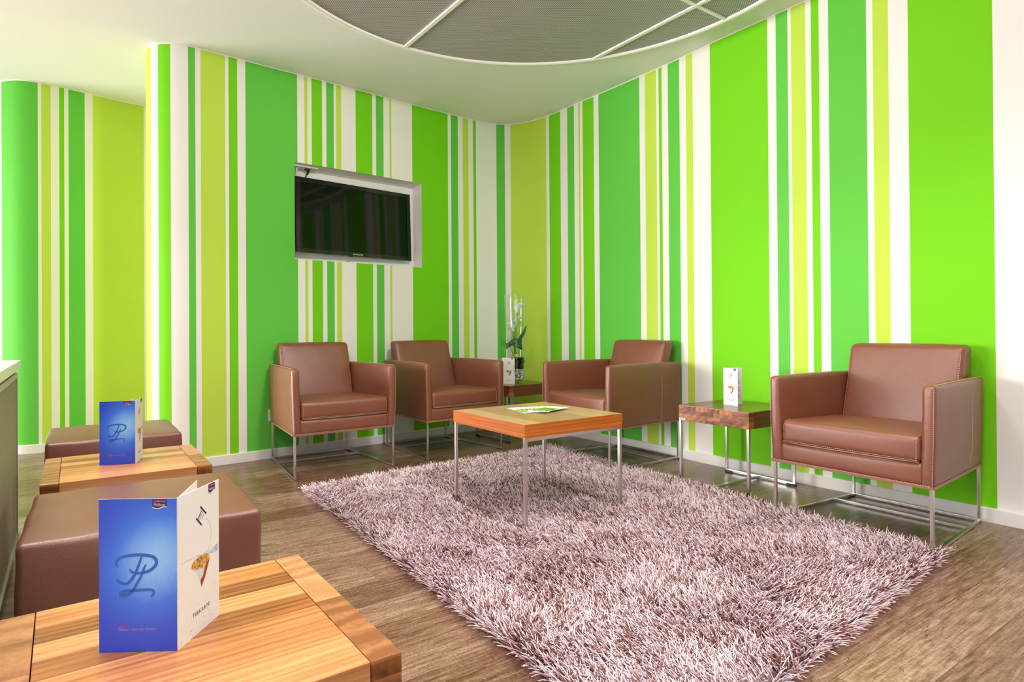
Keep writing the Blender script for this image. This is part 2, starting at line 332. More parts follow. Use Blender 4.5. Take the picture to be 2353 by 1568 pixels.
M_CSIDEY = wood('orange_edge_short', (0.20, 0.032, 0.003), (0.47, 0.115, 0.008), (0.66, 0.24, 0.028), 0.5, 'y', 0.35, 4.0, 0.23)

# ------------------------------------------------------------------ camera (fitted to the furniture and wall lines)
CAMH = 0.8856
cam = bpy.data.objects.new('camera', bpy.data.cameras.new('camera'))
COL.objects.link(cam)
cam.data.sensor_width = 36.0
cam.data.lens = 1393.5147 / 2353.0 * 36.0
cam.data.shift_x = 56.6873 / 2353.0
cam.data.shift_y = -33.5877 / 2353.0
cam.data.clip_start = 0.02
cam.matrix_world = Matrix.Translation((0, 0, CAMH)) @ Matrix.Rotation(PI / 2 + 0.0049, 4, 'X') @ Matrix.Rotation(-0.0067, 4, 'Z')
SC.camera = cam

# ------------------------------------------------------------------ striped walls
H = 2.7337
HB = 0.0637
NZ0, NZ1 = 1.399, 2.0945           # television niche
NS0, NS1 = 1.8169, 2.8880
MATS = {'G': 0, 'M': 1, 'L': 2, 'W': 3}
WM = [M_G, M_M, M_L, M_W]

def arclen(F):
    F = np.array(F)
    return F, np.r_[0, np.cumsum(np.linalg.norm(np.diff(F, axis=0), axis=1))]

def at_s(F, S, s):
    return np.array([np.interp(s, S, F[:, 0]), np.interp(s, S, F[:, 1])])

def normal_s(F, S, s):
    a = at_s(F, S, max(s - 0.03, 0)); b = at_s(F, S, min(s + 0.03, S[-1]))
    d = (b - a) / np.linalg.norm(b - a)
    return np.array([d[1], -d[0]])                # towards the room (camera side)

def wall(name, F, stripes, s0, s1, first='W', hole=None, thick=0.16):
    F, S = arclen(F)
    cuts = {round(s0, 4), round(s1, 4)}
    for s in S:
        if s0 < s < s1: cuts.add(round(float(s), 4))
    for s, c in stripes:
        if s0 < s < s1: cuts.add(round(s, 4))
    if hole: cuts |= {hole[0], hole[1]}
    ss = sorted(cuts)
    zs = [0.0, H - 0.007, H]
    if hole: zs = [0.0, hole[2], hole[3], H - 0.007, H]
    V = []; Fc = []; fm = []
    nz = len(zs)
    for s in ss:
        p = at_s(F, S, s)
        for z in zs: V.append((p[0], p[1], z))
    for i in range(len(ss) - 1):
        mid = (ss[i] + ss[i + 1]) / 2
        c = first
        for s, k in stripes:
            if mid >= s: c = k
        for j in range(nz - 1):
            if hole and hole[0] - 1e-5 < mid < hole[1] + 1e-5 and j == 1: continue
            Fc.append((i * nz + j, (i + 1) * nz + j, (i + 1) * nz + j + 1, i * nz + j + 1))
            fm.append(3 if j == nz - 2 else MATS[c])
    # rear skin and end caps give the partition its thickness
    n0 = len(V)
    ends = []
    st = [s for s in np.linspace(s0, s1, max(4, int((s1 - s0) / 0.08)))]
    for s in st:
        p = at_s(F, S, s) - normal_s(F, S, s) * thick
        V.append((p[0], p[1], 0)); V.append((p[0], p[1], H))
    for i in range(len(st) - 1):
        Fc.append((n0 + 2 * i, n0 + 2 * i + 1, n0 + 2 * i + 3, n0 + 2 * i + 2)); fm.append(3)
    m = len(st) - 1
    Fc.append((0, nz - 1, n0 + 1, n0)); fm.append(3)
    k = (len(ss) - 1) * nz
    Fc.append((k, n0 + 2 * m, n0 + 2 * m + 1, k + nz - 1)); fm.append(3)
    me = mesh_of(V, Fc, WM, fm, True, name)
    return tag(link(name, me), kind='structure')

def baseboard(name, F, s0, s1):
    F, S = arclen(F)
    t = 0.014
    prof = [(0.0, 0.0), (t, 0.0), (t, HB - 0.004), (t - 0.004, HB), (0.0, HB)]
    V = []; Fc = []
    st = list(np.arange(s0, s1, 0.03)) + [s1]
    for s in st:
        p = at_s(F, S, s); n = normal_s(F, S, s)
        for o, z in prof: V.append((p[0] + n[0] * o, p[1] + n[1] * o, z))
    k = len(prof)
    for i in range(len(st) - 1):
        for j in range(k - 1):
            Fc.append((i * k + j, (i + 1) * k + j, (i + 1) * k + j + 1, i * k + j + 1))
    return tag(link(name, mesh_of(V, Fc, M_TRIM, None, False, name)), kind='structure')

SPLIT = 3.7808                                    # where the back wall turns into the right wall
LB_ = arclen(FB)[1][-1]; LA_ = arclen(FA)[1][-1]
wall('wall_left', FA, [(0, 'L'), (0.62, 'W')] + SA, 0.0, LA_)
wall('wall_back', FB, [(0, 'L')] + SB, 0.0, SPLIT, hole=(NS0, NS1, NZ0, NZ1))
wall('wall_right', FB, SB, SPLIT, LB_, first='L')
baseboard('baseboard_left', FA, 0.0, LA_)
baseboard('baseboard_back', FB, 0.0, SPLIT)
baseboard('baseboard_right', FB, SPLIT, LB_)

# ------------------------------------------------------------------ floor
def floor_mat():
    t = NT('vinyl_planks')
    c = t.mapping(t.co(), rot=(0, 0, -math.radians(34.4)))
    s = t.n('SeparateXYZ', i0=c)
    PW, PL = 0.152, 1.22
    row = t.math('FLOOR', t.math('DIVIDE', t.math('ADD', s.outputs[1], 20.05), PW))
    rw = t.n('TexWhiteNoise', _noise_dimensions='1D', W=row).outputs[0]
    xx = t.math('ADD', t.math('DIVIDE', t.math('ADD', s.outputs[0], 20.0), PL), t.math('MULTIPLY', rw, 7.0))
    colm = t.math('FLOOR', xx)
    wn = t.n('TexWhiteNoise', _noise_dimensions='3D', Vector=t.n('CombineXYZ', i0=row, i1=colm, i2=0.0).outputs[0])
    off = t.n('VectorMath', _operation='MULTIPLY_ADD', i0=wn.outputs[1], i1=(9, 9, 9), i2=c).outputs[0]
    g = t.noise(t.mapping(off, (2.2, 24, 5)), 3.2, 6, 0.62, 0.6)
    streak = t.noise(t.mapping(off, (5, 95, 5)), 2.2, 4, 0.65)
    saw = t.noise(t.mapping(off, (90, 26, 5)), 3.0, 2, 0.5)
    big = t.noise(t.mapping(off, (1.0, 2.5, 1)), 1.6, 3, 0.5)
    k = t.math('ADD', t.math('MULTIPLY', g, 0.62), t.math('MULTIPLY', streak, 0.46))
    k = t.math('ADD', k, t.math('MULTIPLY', t.math('SUBTRACT', wn.outputs[0], 0.5), 0.16))
    k = t.math('ADD', k, t.math('MULTIPLY', t.math('SUBTRACT', saw, 0.5), 0.34))
    col = t.ramp(k, [(0.32, (0.028, 0.015, 0.011)), (0.45, (0.115, 0.060, 0.037)), (0.57, (0.215, 0.125, 0.080)), (0.74, (0.40, 0.29, 0.215))])
    col = t.mix(t.math('MULTIPLY', big, 0.45), col, t.mix(0.5, col, (0.30, 0.10, 0.03), 'MIX'))
    # knots
    vo = t.n('TexVoronoi', Vector=t.mapping(off, (1.6, 5.0, 1)), Scale=1.15).outputs[0]
    kn = t.ramp(vo, [(0.0, (1, 1, 1)), (0.05, (0.55, 0.55, 0.55)), (0.10, (0, 0, 0))])
    col = t.mix(t.math('MULTIPLY', kn, 0.75), col, (0.05, 0.035, 0.028))
    cr = t.noise(t.mapping(off, (1.6, 8.0, 1)), 3.0, 3, 0.55, 0.8)
    crack = t.math('LESS_THAN', t.math('ABSOLUTE', t.math('SUBTRACT', cr, 0.50)), 0.006)
    crack = t.math('MULTIPLY', crack, t.math('GREATER_THAN', big, 0.52))
    col = t.mix(t.math('MULTIPLY', crack, 0.7), col, (0.020, 0.012, 0.010))
    fy = t.math('FRACT', t.math('DIVIDE', t.math('ADD', s.outputs[1], 20.05), PW))
    fx = t.math('FRACT', xx)
    gap = t.math('MAXIMUM', t.math('LESS_THAN', fy, 0.012), t.math('LESS_THAN', fx, 0.0016))
    col = t.mix(t.math('MULTIPLY', gap, 0.75), col, (0.015, 0.010, 0.008))
    rr = t.math('ADD', 0.20, t.math('MULTIPLY', streak, 0.22))
    t.set(Base__Color=col, Roughness=rr, Specular__IOR__Level=0.6)
    h = t.math('ADD', t.math('MULTIPLY', streak, 0.8), t.math('MULTIPLY', saw, 0.35))
    h = t.math('SUBTRACT', h, t.math('MULTIPLY', gap, 1.0))
    t.bump(h, 0.25, 0.0015)
    return t.m
M_FLOOR = floor_mat()
fb = MB(); fb.box(-7.2, 4.6, -3.4, 6.4, -0.06, 0.0)
tag(fb.build('floor', M_FLOOR), kind='structure')
cb = MB(); cb.box(-7.2, 4.6, -3.4, 6.4, H, H + 0.12)
tag(cb.build('ceiling', M_CEIL), kind='structure')

# ------------------------------------------------------------------ television niche
FBn, SBn = arclen(FB)
q0 = at_s(FBn, SBn, NS0); q1 = at_s(FBn, SBn, NS1)
nd = (q1 - q0) / np.linalg.norm(q1 - q0)
nin = np.array([-nd[1], nd[0]])                   # into the wall
NL = float(np.linalg.norm(q1 - q0))
def nw(s, dep, z):
    p = q0 + nd * s + nin * dep
    return (float(p[0]), float(p[1]), z)
NROT = math.atan2(nd[1], nd[0])
ND = 0.14
mb = MB()
v = [nw(s, d, z) for d in (0.0, ND) for z in (NZ0, NZ1) for s in (0, NL)]
mb.add(v, [(0, 1, 5, 4), (2, 6, 7, 3), (0, 4, 6, 2), (1, 3, 7, 5), (4, 5, 7, 6)])
v2 = [nw(s, d, z) for d in (0.0, ND + 0.012) for z in (NZ0 - 0.012, NZ1 + 0.012) for s in (-0.012, NL + 0.012)]
mb.add(v2, [(0, 4, 5, 1), (2, 3, 7, 6), (0, 2, 6, 4), (1, 5, 7, 3), (4, 6, 7, 5)])
tag(mb.build('trim_1', M_NICHE), kind='structure')

# television: local x along wall, y into wall
tv = empty('television', nw(0.0, 0.0, 0.0), NROT)
tag(tv, 'black flat screen television recessed in the white wall niche', 'television')
TX0, TX1, TZ0, TZ1, TY = 0.024, 1.014, 1.456, 2.010, 0.030
mb = MB(); mb.box(TX0 + 0.01, TX1 - 0.01, TY + 0.022, TY + 0.046, TZ0 + 0.01, TZ1 - 0.01, b=0.006)
mb.build('back_housing', M_BEZEL, tv)
bz = 0.034
mb = MB()
mb.box(TX0, TX1, TY, TY + 0.024, TZ0, TZ0 + bz, b=0.003)
mb.box(TX0, TX1, TY, TY + 0.024, TZ1 - bz, TZ1, b=0.003)
mb.box(TX0, TX0 + bz, TY + 0.0005, TY + 0.024, TZ0 + bz * 0.7, TZ1 - bz * 0.7, b=0.003)
mb.box(TX1 - bz, TX1, TY + 0.0005, TY + 0.024, TZ0 + bz * 0.7, TZ1 - bz * 0.7, b=0.003)
bez = mb.build('bezel', M_BEZEL, tv)
mb = MB(); mb.box(TX0 + bz - 0.004, TX1 - bz + 0.004, TY + 0.008, TY + 0.02, TZ0 + bz - 0.004, TZ1 - bz + 0.004)
mb.build('screen', M_SCREEN, tv)
vv, ff = emboss_text('SAMSUNG', 0.017, space=1.15)
wd = max(p[0] for p in vv)
mb = MB(); mb.add([((TX0 + TX1) / 2 - wd / 2 + p[0], TY - 0.0006, TZ0 + 0.010 + p[1]) for p in vv], ff)
mb.build('lettering', plain('logo_silver', (0.75, 0.75, 0.75), 0.4), bez)
mb = MB(); mb.box((TX0 + TX1) / 2 - 0.075, (TX0 + TX1) / 2 - 0.045, TY - 0.004, TY + 0.01, TZ0 - 0.006, TZ0 + 0.004, b=0.002)
mb.build('sensor', M_BEZEL, bez)
mb = MB(); mb.box(TX1 - 0.085, TX1 - 0.078, TY - 0.0006, TY + 0.001, TZ0 + 0.012, TZ0 + 0.016)
mb.build('standby_light', plain('red_led', (0.5, 0.01, 0.005), 0.4, Emission__Color=(1, 0.05, 0.02, 1), Emission__Strength=0.6), bez)
# the set hangs slightly turned and leaning back
tv.matrix_world = Matrix.Translation(nw(0.0, 0.0, 0.0)) @ Matrix.Rotation(NROT, 4, 'Z') @ Matrix.Translation((TX0, TY, TZ0)) @ Matrix.Rotation(math.radians(2.3), 4, 'Z') @ Matrix.Rotation(math.radians(-2.0), 4, 'X') @ Matrix.Translation((-TX0, -TY, -TZ0))
# socket plate on the niche ceiling with two plugged leads
sp = empty('socket_plate', nw(0.0, 0.0, 0.0), NROT)
tag(sp, 'white socket strip under the top of the television niche', 'socket')
mb = MB(); mb.box(0.004, 0.20, 0.045, 0.125, NZ1 - 0.012, NZ1, b=0.003)
mb.build('plate', M_TRIM, sp)
pc = empty('power_lead', nw(0.0, 0.0, 0.0), NROT)
tag(pc, 'black plug and cable hanging above the television', 'cable')
mb = MB(); mb.box(0.112, 0.150, 0.078, 0.102, NZ1 - 0.024, NZ1 - 0.012, b=0.004).tube([(0.138, 0.09, NZ1 - 0.022), (0.136, 0.09, NZ1 - 0.04), (0.128, 0.092, NZ1 - 0.055)], [0.011, 0.009, 0.005], 10)
mb.build('plug', M_PAD, pc)
mb = MB(); mb.tube([(0.128, 0.092, NZ1 - 0.05), (0.118, 0.098, NZ1 - 0.075), (0.108, 0.124, NZ1 - 0.09), (0.104, 0.134, NZ1 - 0.15)], 0.0035, 8)
mb.build('cord', M_PAD, pc)
pc = empty('aerial_lead', nw(0.0, 0.0, 0.0), NROT)
tag(pc, 'white aerial plug and lead hanging in the niche corner', 'cable')
mb = MB(); mb.tube([(0.05, 0.085, NZ1 - 0.012), (0.05, 0.085, NZ1 - 0.045)], 0.006, 10)
mb.build('plug', M_TRIM, pc)
mb = MB(); mb.tube([(0.05, 0.085, NZ1 - 0.04), (0.051, 0.09, NZ1 - 0.07), (0.053, 0.122, NZ1 - 0.09), (0.053, 0.134, NZ1 - 0.15)], 0.0025, 8)
mb.build('cord', M_TRIM, pc)

# wall socket low on the back wall, half hidden by the first armchair
ws_s, ws_z = 1.662, 0.297
wp = at_s(FBn, SBn, ws_s); wn_ = normal_s(FBn, SBn, ws_s)
so = empty('wall_socket', (float(wp[0]), float(wp[1]), ws_z), math.atan2(wn_[1], wn_[0]) + PI / 2)
tag(so, 'white wall socket plate low on the green wall behind the armchair under the television', 'socket')
mb = MB(); mb.box(-0.0405, 0.0405, -0.010, 0.0, -0.0405, 0.0405, 0, 0.003)
mb.build('plate', M_TRIM, so)
mb = MB(); mb.lathe([(0.0, 0.0), (0.018, 0.0), (0.020, 0.006), (0.022, 0.006)], 28)
mb.v = [(p[0], -0.0165 + p[2] * -1 + 0.006, p[1]) for p in mb.v]
mb.build('socket_well', M_NICHE, so)

# ------------------------------------------------------------------ round perforated ceiling panel
def perf_mat(name, base, hole_r, pitch=0.0105):
    t = NT(name)
    c = t.co()
    s = t.n('SeparateXYZ', i0=c)
    u = t.math('DIVIDE', s.outputs[0], pitch); v_ = t.math('DIVIDE', s.outputs[1], pitch * 0.866)
    row = t.math('FLOOR', v_)
    odd = t.math('MULTIPLY', t.math('FLOORED_MODULO', row, 2.0), 0.5)
    fu = t.math('SUBTRACT', t.math('FRACT', t.math('ADD', u, odd)), 0.5)
    fv = t.math('MULTIPLY', t.math('SUBTRACT', t.math('FRACT', v_), 0.5), 0.866)
    r = t.math('SQRT', t.math('ADD', t.math('MULTIPLY', fu, fu), t.math('MULTIPLY', fv, fv)))
    h = t.math('LESS_THAN', r, hole_r)
    col = t.mix(h, base, (0.012, 0.010, 0.010))
    t.set(Base__Color=col, Roughness=0.5, Specular__IOR__Level=0.4)
    return t.m
M_PERF = perf_mat('perforated_sheet', (0.60, 0.565, 0.55), 0.33)
M_PERFB = perf_mat('perforated_sheet_border', (0.90, 0.86, 0.82), 0.22)
M_RIM = plain('panel_white', (0.90, 0.87, 0.84), 0.35)
PCX, PCY, PR = 0.287, 2.73, 1.389
ZP = H - 0.045
cp = empty('ceiling_panel', (PCX, PCY, ZP))
tag(cp, 'large round perforated grey metal ceiling panel with white rim', 'ceiling panel')
mb = MB()
prof = [(PR - 0.026, -0.004), (PR - 0.020, -0.012), (PR + 0.004, -0.012), (PR + 0.010, -0.004), (PR + 0.010, 0.0446), (PR - 0.026, 0.0446)]
mb.lathe(prof, 160, closed=True)
mb.build('rim', M_RIM, cp)
def clip_half(poly, nx, ny, d):
    out = []
    for i in range(len(poly)):
        a = poly[i]; b = poly[(i + 1) % len(poly)]
        fa = a[0] * nx + a[1] * ny - d; fb_ = b[0] * nx + b[1] * ny - d
        if fa <= 0: out.append(a)
        if fa * fb_ < 0:
            t_ = fa / (fa - fb_); out.append((a[0] + (b[0] - a[0]) * t_, a[1] + (b[1] - a[1]) * t_))
    return out
# seams measured on the panel plane
sA1 = np.array([-0.513 - PCX, 3.85 - PCY]); sA2 = np.array([-0.135 - PCX, 3.31 - PCY])
sB1 = np.array([0.723 - PCX, 4.03 - PCY]); sB2 = np.array([1.202 - PCX, 3.33 - PCY])
sd = (sA2 - sA1) / np.linalg.norm(sA2 - sA1)
sd2 = (sB2 - sB1) / np.linalg.norm(sB2 - sB1)
sd = (sd + sd2); sd /= np.linalg.norm(sd)
sn = np.array([-sd[1], sd[0]])                    # towards +x side
if sn[0] < 0: sn = -sn
dA = float(sA1 @ sn); dB = float(sB1 @ sn)
dC = float((np.array([1.156 - PCX, 3.36 - PCY])) @ sd)   # cross seam along sd
circ = [((PR - 0.018) * math.cos(2 * PI * k / 160), (PR - 0.018) * math.sin(2 * PI * k / 160)) for k in range(160)]
g_ = 0.012
dD = dA - (dB - dA)
def strip(lo, hi):
    p = clip_half(circ, sn[0], sn[1], hi - g_) if hi is not None else circ
    return clip_half(p, -sn[0], -sn[1], -(lo + g_)) if lo is not None else p
pieces = []
for lo, hi in ((dB, None), (dA, dB), (dD, dA), (None, dD)):
    base = strip(lo, hi)
    pieces.append(clip_half(base, sd[0], sd[1], dC - g_))
    pieces.append(clip_half(base, -sd[0], -sd[1], -(dC + g_)))
for poly in pieces:
    if len(poly) < 3: continue
    bm = bmesh.new()
    vs = [bm.verts.new((x, y, 0)) for x, y in poly]
    bmesh.ops.remove_doubles(bm, verts=vs, dist=0.002)
    vs = bm.verts[:]
    f = bm.faces.new(vs) if len(vs) > 2 else None
    if f.normal.z > 0: f.normal_flip()
    r_ = bmesh.ops.inset_region(bm, faces=[f], thickness=0.055, use_even_offset=True)
    for q in r_['faces']: q.material_index = 1
    ex = bmesh.ops.extrude_face_region(bm, geom=bm.faces[:])
    bmesh.ops.translate(bm, vec=(0, 0, 0.004), verts=[e for e in ex['geom'] if isinstance(e, bmesh.types.BMVert)])
    me = bpy.data.meshes.new('mesh_sheet'); bm.to_mesh(me); bm.free()
    me.materials.append(M_PERF); me.materials.append(M_PERFB)
    link('perforated_sheet', me, cp)
for d_ in (dA, dB, dD):
    h_ = math.sqrt(max(0, (PR - 0.02) ** 2 - d_ ** 2))
    mb = MB(); a = sn * d_ - sd * h_; b = sn * d_ + sd * h_
    mb.bar((a[0], a[1], -0.002), (b[0], b[1], -0.002), 0.024, 0.016)
    mb.build('seam_bar', M_RIM, cp)
h_ = math.sqrt(PR ** 2 - dC ** 2) * 0.985
mb = MB(); a = sd * dC - sn * h_; b = sd * dC + sn * h_
mb.bar((a[0], a[1], 0.0), (b[0], b[1], 0.0), 0.022, 0.014)
mb.build('seam_bar', M_RIM, cp)
# ------------------------------------------------------------------ armchairs (local: front is -y)
ZA, ZB, ZT = 0.6567, 0.2604, 0.800

def stitch(mb, pts, step=0.0085, ln=0.0055, w=0.0016):
    """row of little thread dashes along a polyline"""
    pts = [Vector(p) for p in pts]
    for i in range(len(pts) - 1):
        a, b = pts[i], pts[i + 1]
        d = b - a; L = d.length
        if L < 1e-6: continue
        d.normalize(); n = max(1, int(L / step))
        for k in range(n):
            p = a + d * (L * (k + 0.5) / n)
            mb.bar(p - d * ln / 2, p + d * ln / 2, w, w, bev=0.0)

def make_chair(name, W, R, D, dent=0.0):
    t = empty(name)
    AT = 0.047                                     # arm thickness
    def hw(y):
        return (W + (R - W) * (y + D / 2) / D) / 2
    # arms
    for sx in (-1, 1):
        def arm_map(o, sx=sx):
            y = o[1]
            zz = o[2]
            taper = 0.010 * min(1, max(0, 0.5 - zz / 0.396) ** 1.5) - 0.009      # arms pull in slightly at the hem
            return (sx * (hw(y) - AT / 2 - taper) + o[0], y, (ZA + ZB) / 2 + zz)
        V, F = soft((AT, D, ZA - ZB), 0.016, arm_map, (0.006, 0.003, 0.004), 4, 9, 0.0006, sx)
        mb = MB(); mb.add(V, F, 0, True)
        arm = mb.build('armrest', M_LEATHER, t)
        sb = MB()
        of = 0.0012
        # outer front edge, inner front edge, side seam
        stitch(sb, [(sx * (hw(-D / 2) - 0.006), -D / 2 - of + 0.001, ZB + 0.01), (sx * (hw(-D / 2) + 0.001), -D / 2 - of - 0.0005, ZB + 0.2), (sx * (hw(-D / 2) + 0.003), -D / 2 + 0.001, ZA - 0.012)])
        ys = D * 0.20
        stitch(sb, [(sx * (hw(ys) + 0.0005), ys, ZB + 0.015), (sx * (hw(ys) + 0.0085), ys + 0.002, ZB + 0.10), (sx * (hw(ys) + 0.0115), ys + 0.004, (ZA + ZB) / 2), (sx * (hw(ys) + 0.0115), ys + 0.002, ZA - 0.10), (sx * (hw(ys) + 0.0095), ys, ZA - 0.012)], 0.008)
        stitch(sb, [(sx * (hw(-D / 2) + 0.001), -D / 2 + 0.014, ZA + 0.0012), (sx * (hw(0) + 0.001), 0, ZA + 0.0042), (sx * (hw(D / 2) + 0.001), D / 2 - 0.02, ZA + 0.0012)], 0.010)
        sb.build('stitching', M_THREAD, arm)
    # back panel between the arms
    def back_map(o):
        y = D / 2 - 0.022 + o[1]
        return (o[0] / (R - 0.03) * (2 * hw(y) - 0.03), y, (ZA + ZB) / 2 + o[2])
    V, F = soft((R - 0.03, 0.044, ZA - ZB), 0.016, back_map, (0, 0.006, 0.003), 4, 7)
    MB().add(V, F, 0, True).build('back_panel', M_LEATHER, t)
    # front apron
    zf1 = 0.352
    wf = W - 2 * AT + 0.020
    def ap_map(o): return (o[0], -D / 2 + 0.045 + o[1], (ZB + zf1) / 2 + o[2])
    V, F = soft((wf, 0.07, zf1 - ZB), 0.018, ap_map, (0, 0.006, 0.002), 4, 7)
    ap = MB().add(V, F, 0, True).build('front_apron', M_LEATHER, t)
    # seat deck underneath, hem
    mb = MB()
    yb = D / 2 - 0.03
    v = []
    for z in (ZB + 0.004, ZB + 0.03):
        for y in (-D / 2 + 0.03, yb):
            for sx in (-1, 1): v.append((sx * (hw(y) - 0.03), y, z))
    mb.add(v, [(0, 2, 3, 1), (4, 5, 7, 6), (0, 1, 5, 4), (2, 6, 7, 3), (0, 4, 6, 2), (1, 3, 7, 5)])
    mb.build('seat_deck', M_PAD, t)
    hm = MB()
    cs = [(-hw(-D / 2) + 0.0015, -D / 2 + 0.002), (hw(-D / 2) - 0.0015, -D / 2 + 0.002), (hw(D / 2) - 0.0015, D / 2 - 0.002), (-hw(D / 2) + 0.0015, D / 2 - 0.002)]
    for i in range(4):
        a, b = cs[i], cs[(i + 1) % 4]
        hm.bar((a[0], a[1], ZB + 0.003), (b[0], b[1], ZB + 0.003), 0.007, 0.011, bev=0.002)
    hem = hm.build('hem', M_PIPING, t)
    sb = MB()
    stitch(sb, [(cs[0][0] + 0.01, -D / 2 - 0.0030, ZB + 0.011), (cs[1][0] - 0.01, -D / 2 - 0.0055, ZB + 0.011)], 0.009)
    sb.build('stitching', M_THREAD, ap)
    # seat cushion: slopes a little to the back, crowned, overhangs the apron
    yf, yr = -D / 2 + 0.006, 0.165
    SL = yr - yf
    z0, z1 = 0.350, 0.458
    def seat_map(o):
        y = (yf + yr) / 2 + o[1]
        k = (y - yf) / SL
        wq = (2 * hw(y) - 2 * AT + 0.006) / (W - 2 * AT + 0.006)
        z = (z0 + z1) / 2 + o[2]
        z -= 0.012 * k
        return (o[0] * wq, y, z)
    cw = W - 2 * AT + 0.006
    V, F = soft((cw, SL, z1 - z0), 0.024, seat_map, (0.001, 0.006, 0.016), 5, 9, 0.0008, 3)
    seat = MB().add(V, F, 0, True).build('seat_cushion', M_LEATHER, t)
    sb = MB()
    yy = yf - 0.002
    stitch(sb, [(-cw / 2 + 0.012, yy, z0 + 0.012), (-cw / 4, yy - 0.004, z0 + 0.012), (cw / 4, yy - 0.004, z0 + 0.012), (cw / 2 - 0.012, yy, z0 + 0.012)], 0.0085)
    for sx in (-1, 1):
        stitch(sb, [(sx * (cw / 2 - 0.016), yy, z0 + 0.016), (sx * (cw / 2 - 0.016), yy - 0.001, z1 - 0.03), (sx * (cw / 2 - 0.016), yy + 0.012, z1 - 0.006), (sx * (cw / 2 - 0.016), yf + 0.05, z1 + 0.0015)], 0.0085)
    sb.build('stitching', M_THREAD, seat)
    wl = MB()
    wl.tube([(-cw / 2 + 0.008, yf + 0.002, z0 + 0.005), (-cw / 4, yf - 0.0035, z0 + 0.004), (cw / 4, yf - 0.0035, z0 + 0.004), (cw / 2 - 0.008, yf + 0.002, z0 + 0.005)], 0.0032, 8)
    wl.build('piping', M_PIPING, seat)
    # back cushion: leaning, thick, rounded
    bz0, bz1 = 0.405, ZT
    bh = bz1 - bz0
    def bmap(o):
        z = (bz0 + bz1) / 2 + o[2]
        k = (z - bz0) / bh
        y = 0.185 + 0.108 * k + o[1]
        lim = 1.0
        if z < ZA: lim = min(1.0, (2 * hw(min(y, D / 2)) - 2 * AT + 0.006) / bw)
        x = o[0] * lim
        if dent:                                   # creases where somebody leant on the right edge
            w_ = math.exp(-((x - 0.21) / 0.05) ** 2) * math.exp(-((z - 0.66) / 0.06) ** 2) * (1 if o[1] < 0 else 0)
            y += dent * w_ * math.sin((z + 0.5 * x) * 260)
        return (x, min(y, D / 2 - 0.005 + 0.02 * max(0, k - 0.7)), z)
    bw = 0.490
    V, F = soft((bw, 0.096, bh), 0.026, bmap, (0.002, 0.012, 0.004), 5, 11, 0.0008, 5)
    bk = MB().add(V, F, 0, True).build('back_cushion', M_LEATHER, t)
    for sx in (-1, 1):
        sb = MB()
        pts = []
        for k in np.linspace(0.10, 0.97, 9):
            z = bz0 + bh * k
            p = bmap((sx * (bw / 2 - 0.013), -0.048 - 0.0015, z - (bz0 + bz1) / 2))
            pts.append(p)
        stitch(sb, pts, 0.009)
        sb.build('stitching', M_THREAD, bk)
    # frame of square steel tube
    LT = 0.0125
    fx = lambda y: hw(y) - 0.0105
    yF, yR = -D / 2 + 0.0145, D / 2 - 0.0145
    for sx in (-1, 1):
        for y in (yF, yR):
            mb = MB(); mb.bar((sx * fx(y), y, 0.0125), (sx * fx(y), y, ZB + 0.012), LT)
            mb.build('leg', M_STEEL, t)
        mb = MB(); mb.bar((sx * fx(yF), yF - LT / 2, 0.0095), (sx * fx(yR), yR + LT / 2, 0.0095), LT)
        rl = mb.build('floor_rail', M_STEEL, t)
        for y0, y1 in ((yF, yF + 0.045), (yR - 0.045, yR)):
            mb = MB(); mb.bar((sx * fx(y0), y0 - 0.004, 0.003), (sx * fx(y1), y1 + 0.004, 0.003), 0.0135, 0.006)
            mb.build('foot_pad', M_PAD, rl)
    ym = yR - 0.27 * (yR - yF)
    for y in (ym, yR):
        mb = MB(); mb.bar((-fx(y), y, 0.0105), (fx(y), y, 0.0105), LT - 0.001)
        mb.build('stretcher', M_STEEL, t)
    # little white care label standing off the rear edge
    mb = MB()
    sx = 1
    mb.box(sx * (hw(D / 2) - 0.012) - 0.0006, sx * (hw(D / 2) - 0.012) + 0.0006, D / 2 - 0.004, D / 2 + 0.012, 0.370, 0.402)
    mb.build('care_tag', M_TAG, t)
    return t

def copy_tree(o, parent=None):
    c = o.copy(); COL.objects.link(c)
    if parent: c.parent = parent
    for ch in list(o.children): copy_tree(ch, c)
    return c

GC = 'brown leather armchairs along the striped walls'
ch1 = make_chair('armchair', 0.6578, 0.5593, 0.7056)
ch1.location = (-1.0724, 4.0509, 0); ch1.rotation_euler = (0, 0, 0.597)
tag(ch1, 'brown leather armchair standing below the wall television', 'armchair', GC)
ch3 = copy_tree(ch1)
ch3.location = (0.8589, 4.1633, 0); ch3.rotation_euler = (0, 0, -1.0055)
tag(ch3, 'brown leather armchair seen from its side behind the low square coffee table', 'armchair', GC)
ch2 = make_chair('armchair', 0.6578, 0.5593, 0.7056, 0.0022)
ch2.location = (-0.3599, 4.5572, 0); ch2.rotation_euler = (0, 0, 0.6484)
tag(ch2, 'brown leather armchair with creased back cushion left of the glass vase', 'armchair', GC)
ch4 = make_chair('armchair', 0.6535, 0.5518, 0.674)
ch4.location = (1.7954, 2.7768, 0); ch4.rotation_euler = (0, 0, -0.9743)
tag(ch4, 'large near brown leather armchair at the rug corner by the white wall end', 'armchair', GC)

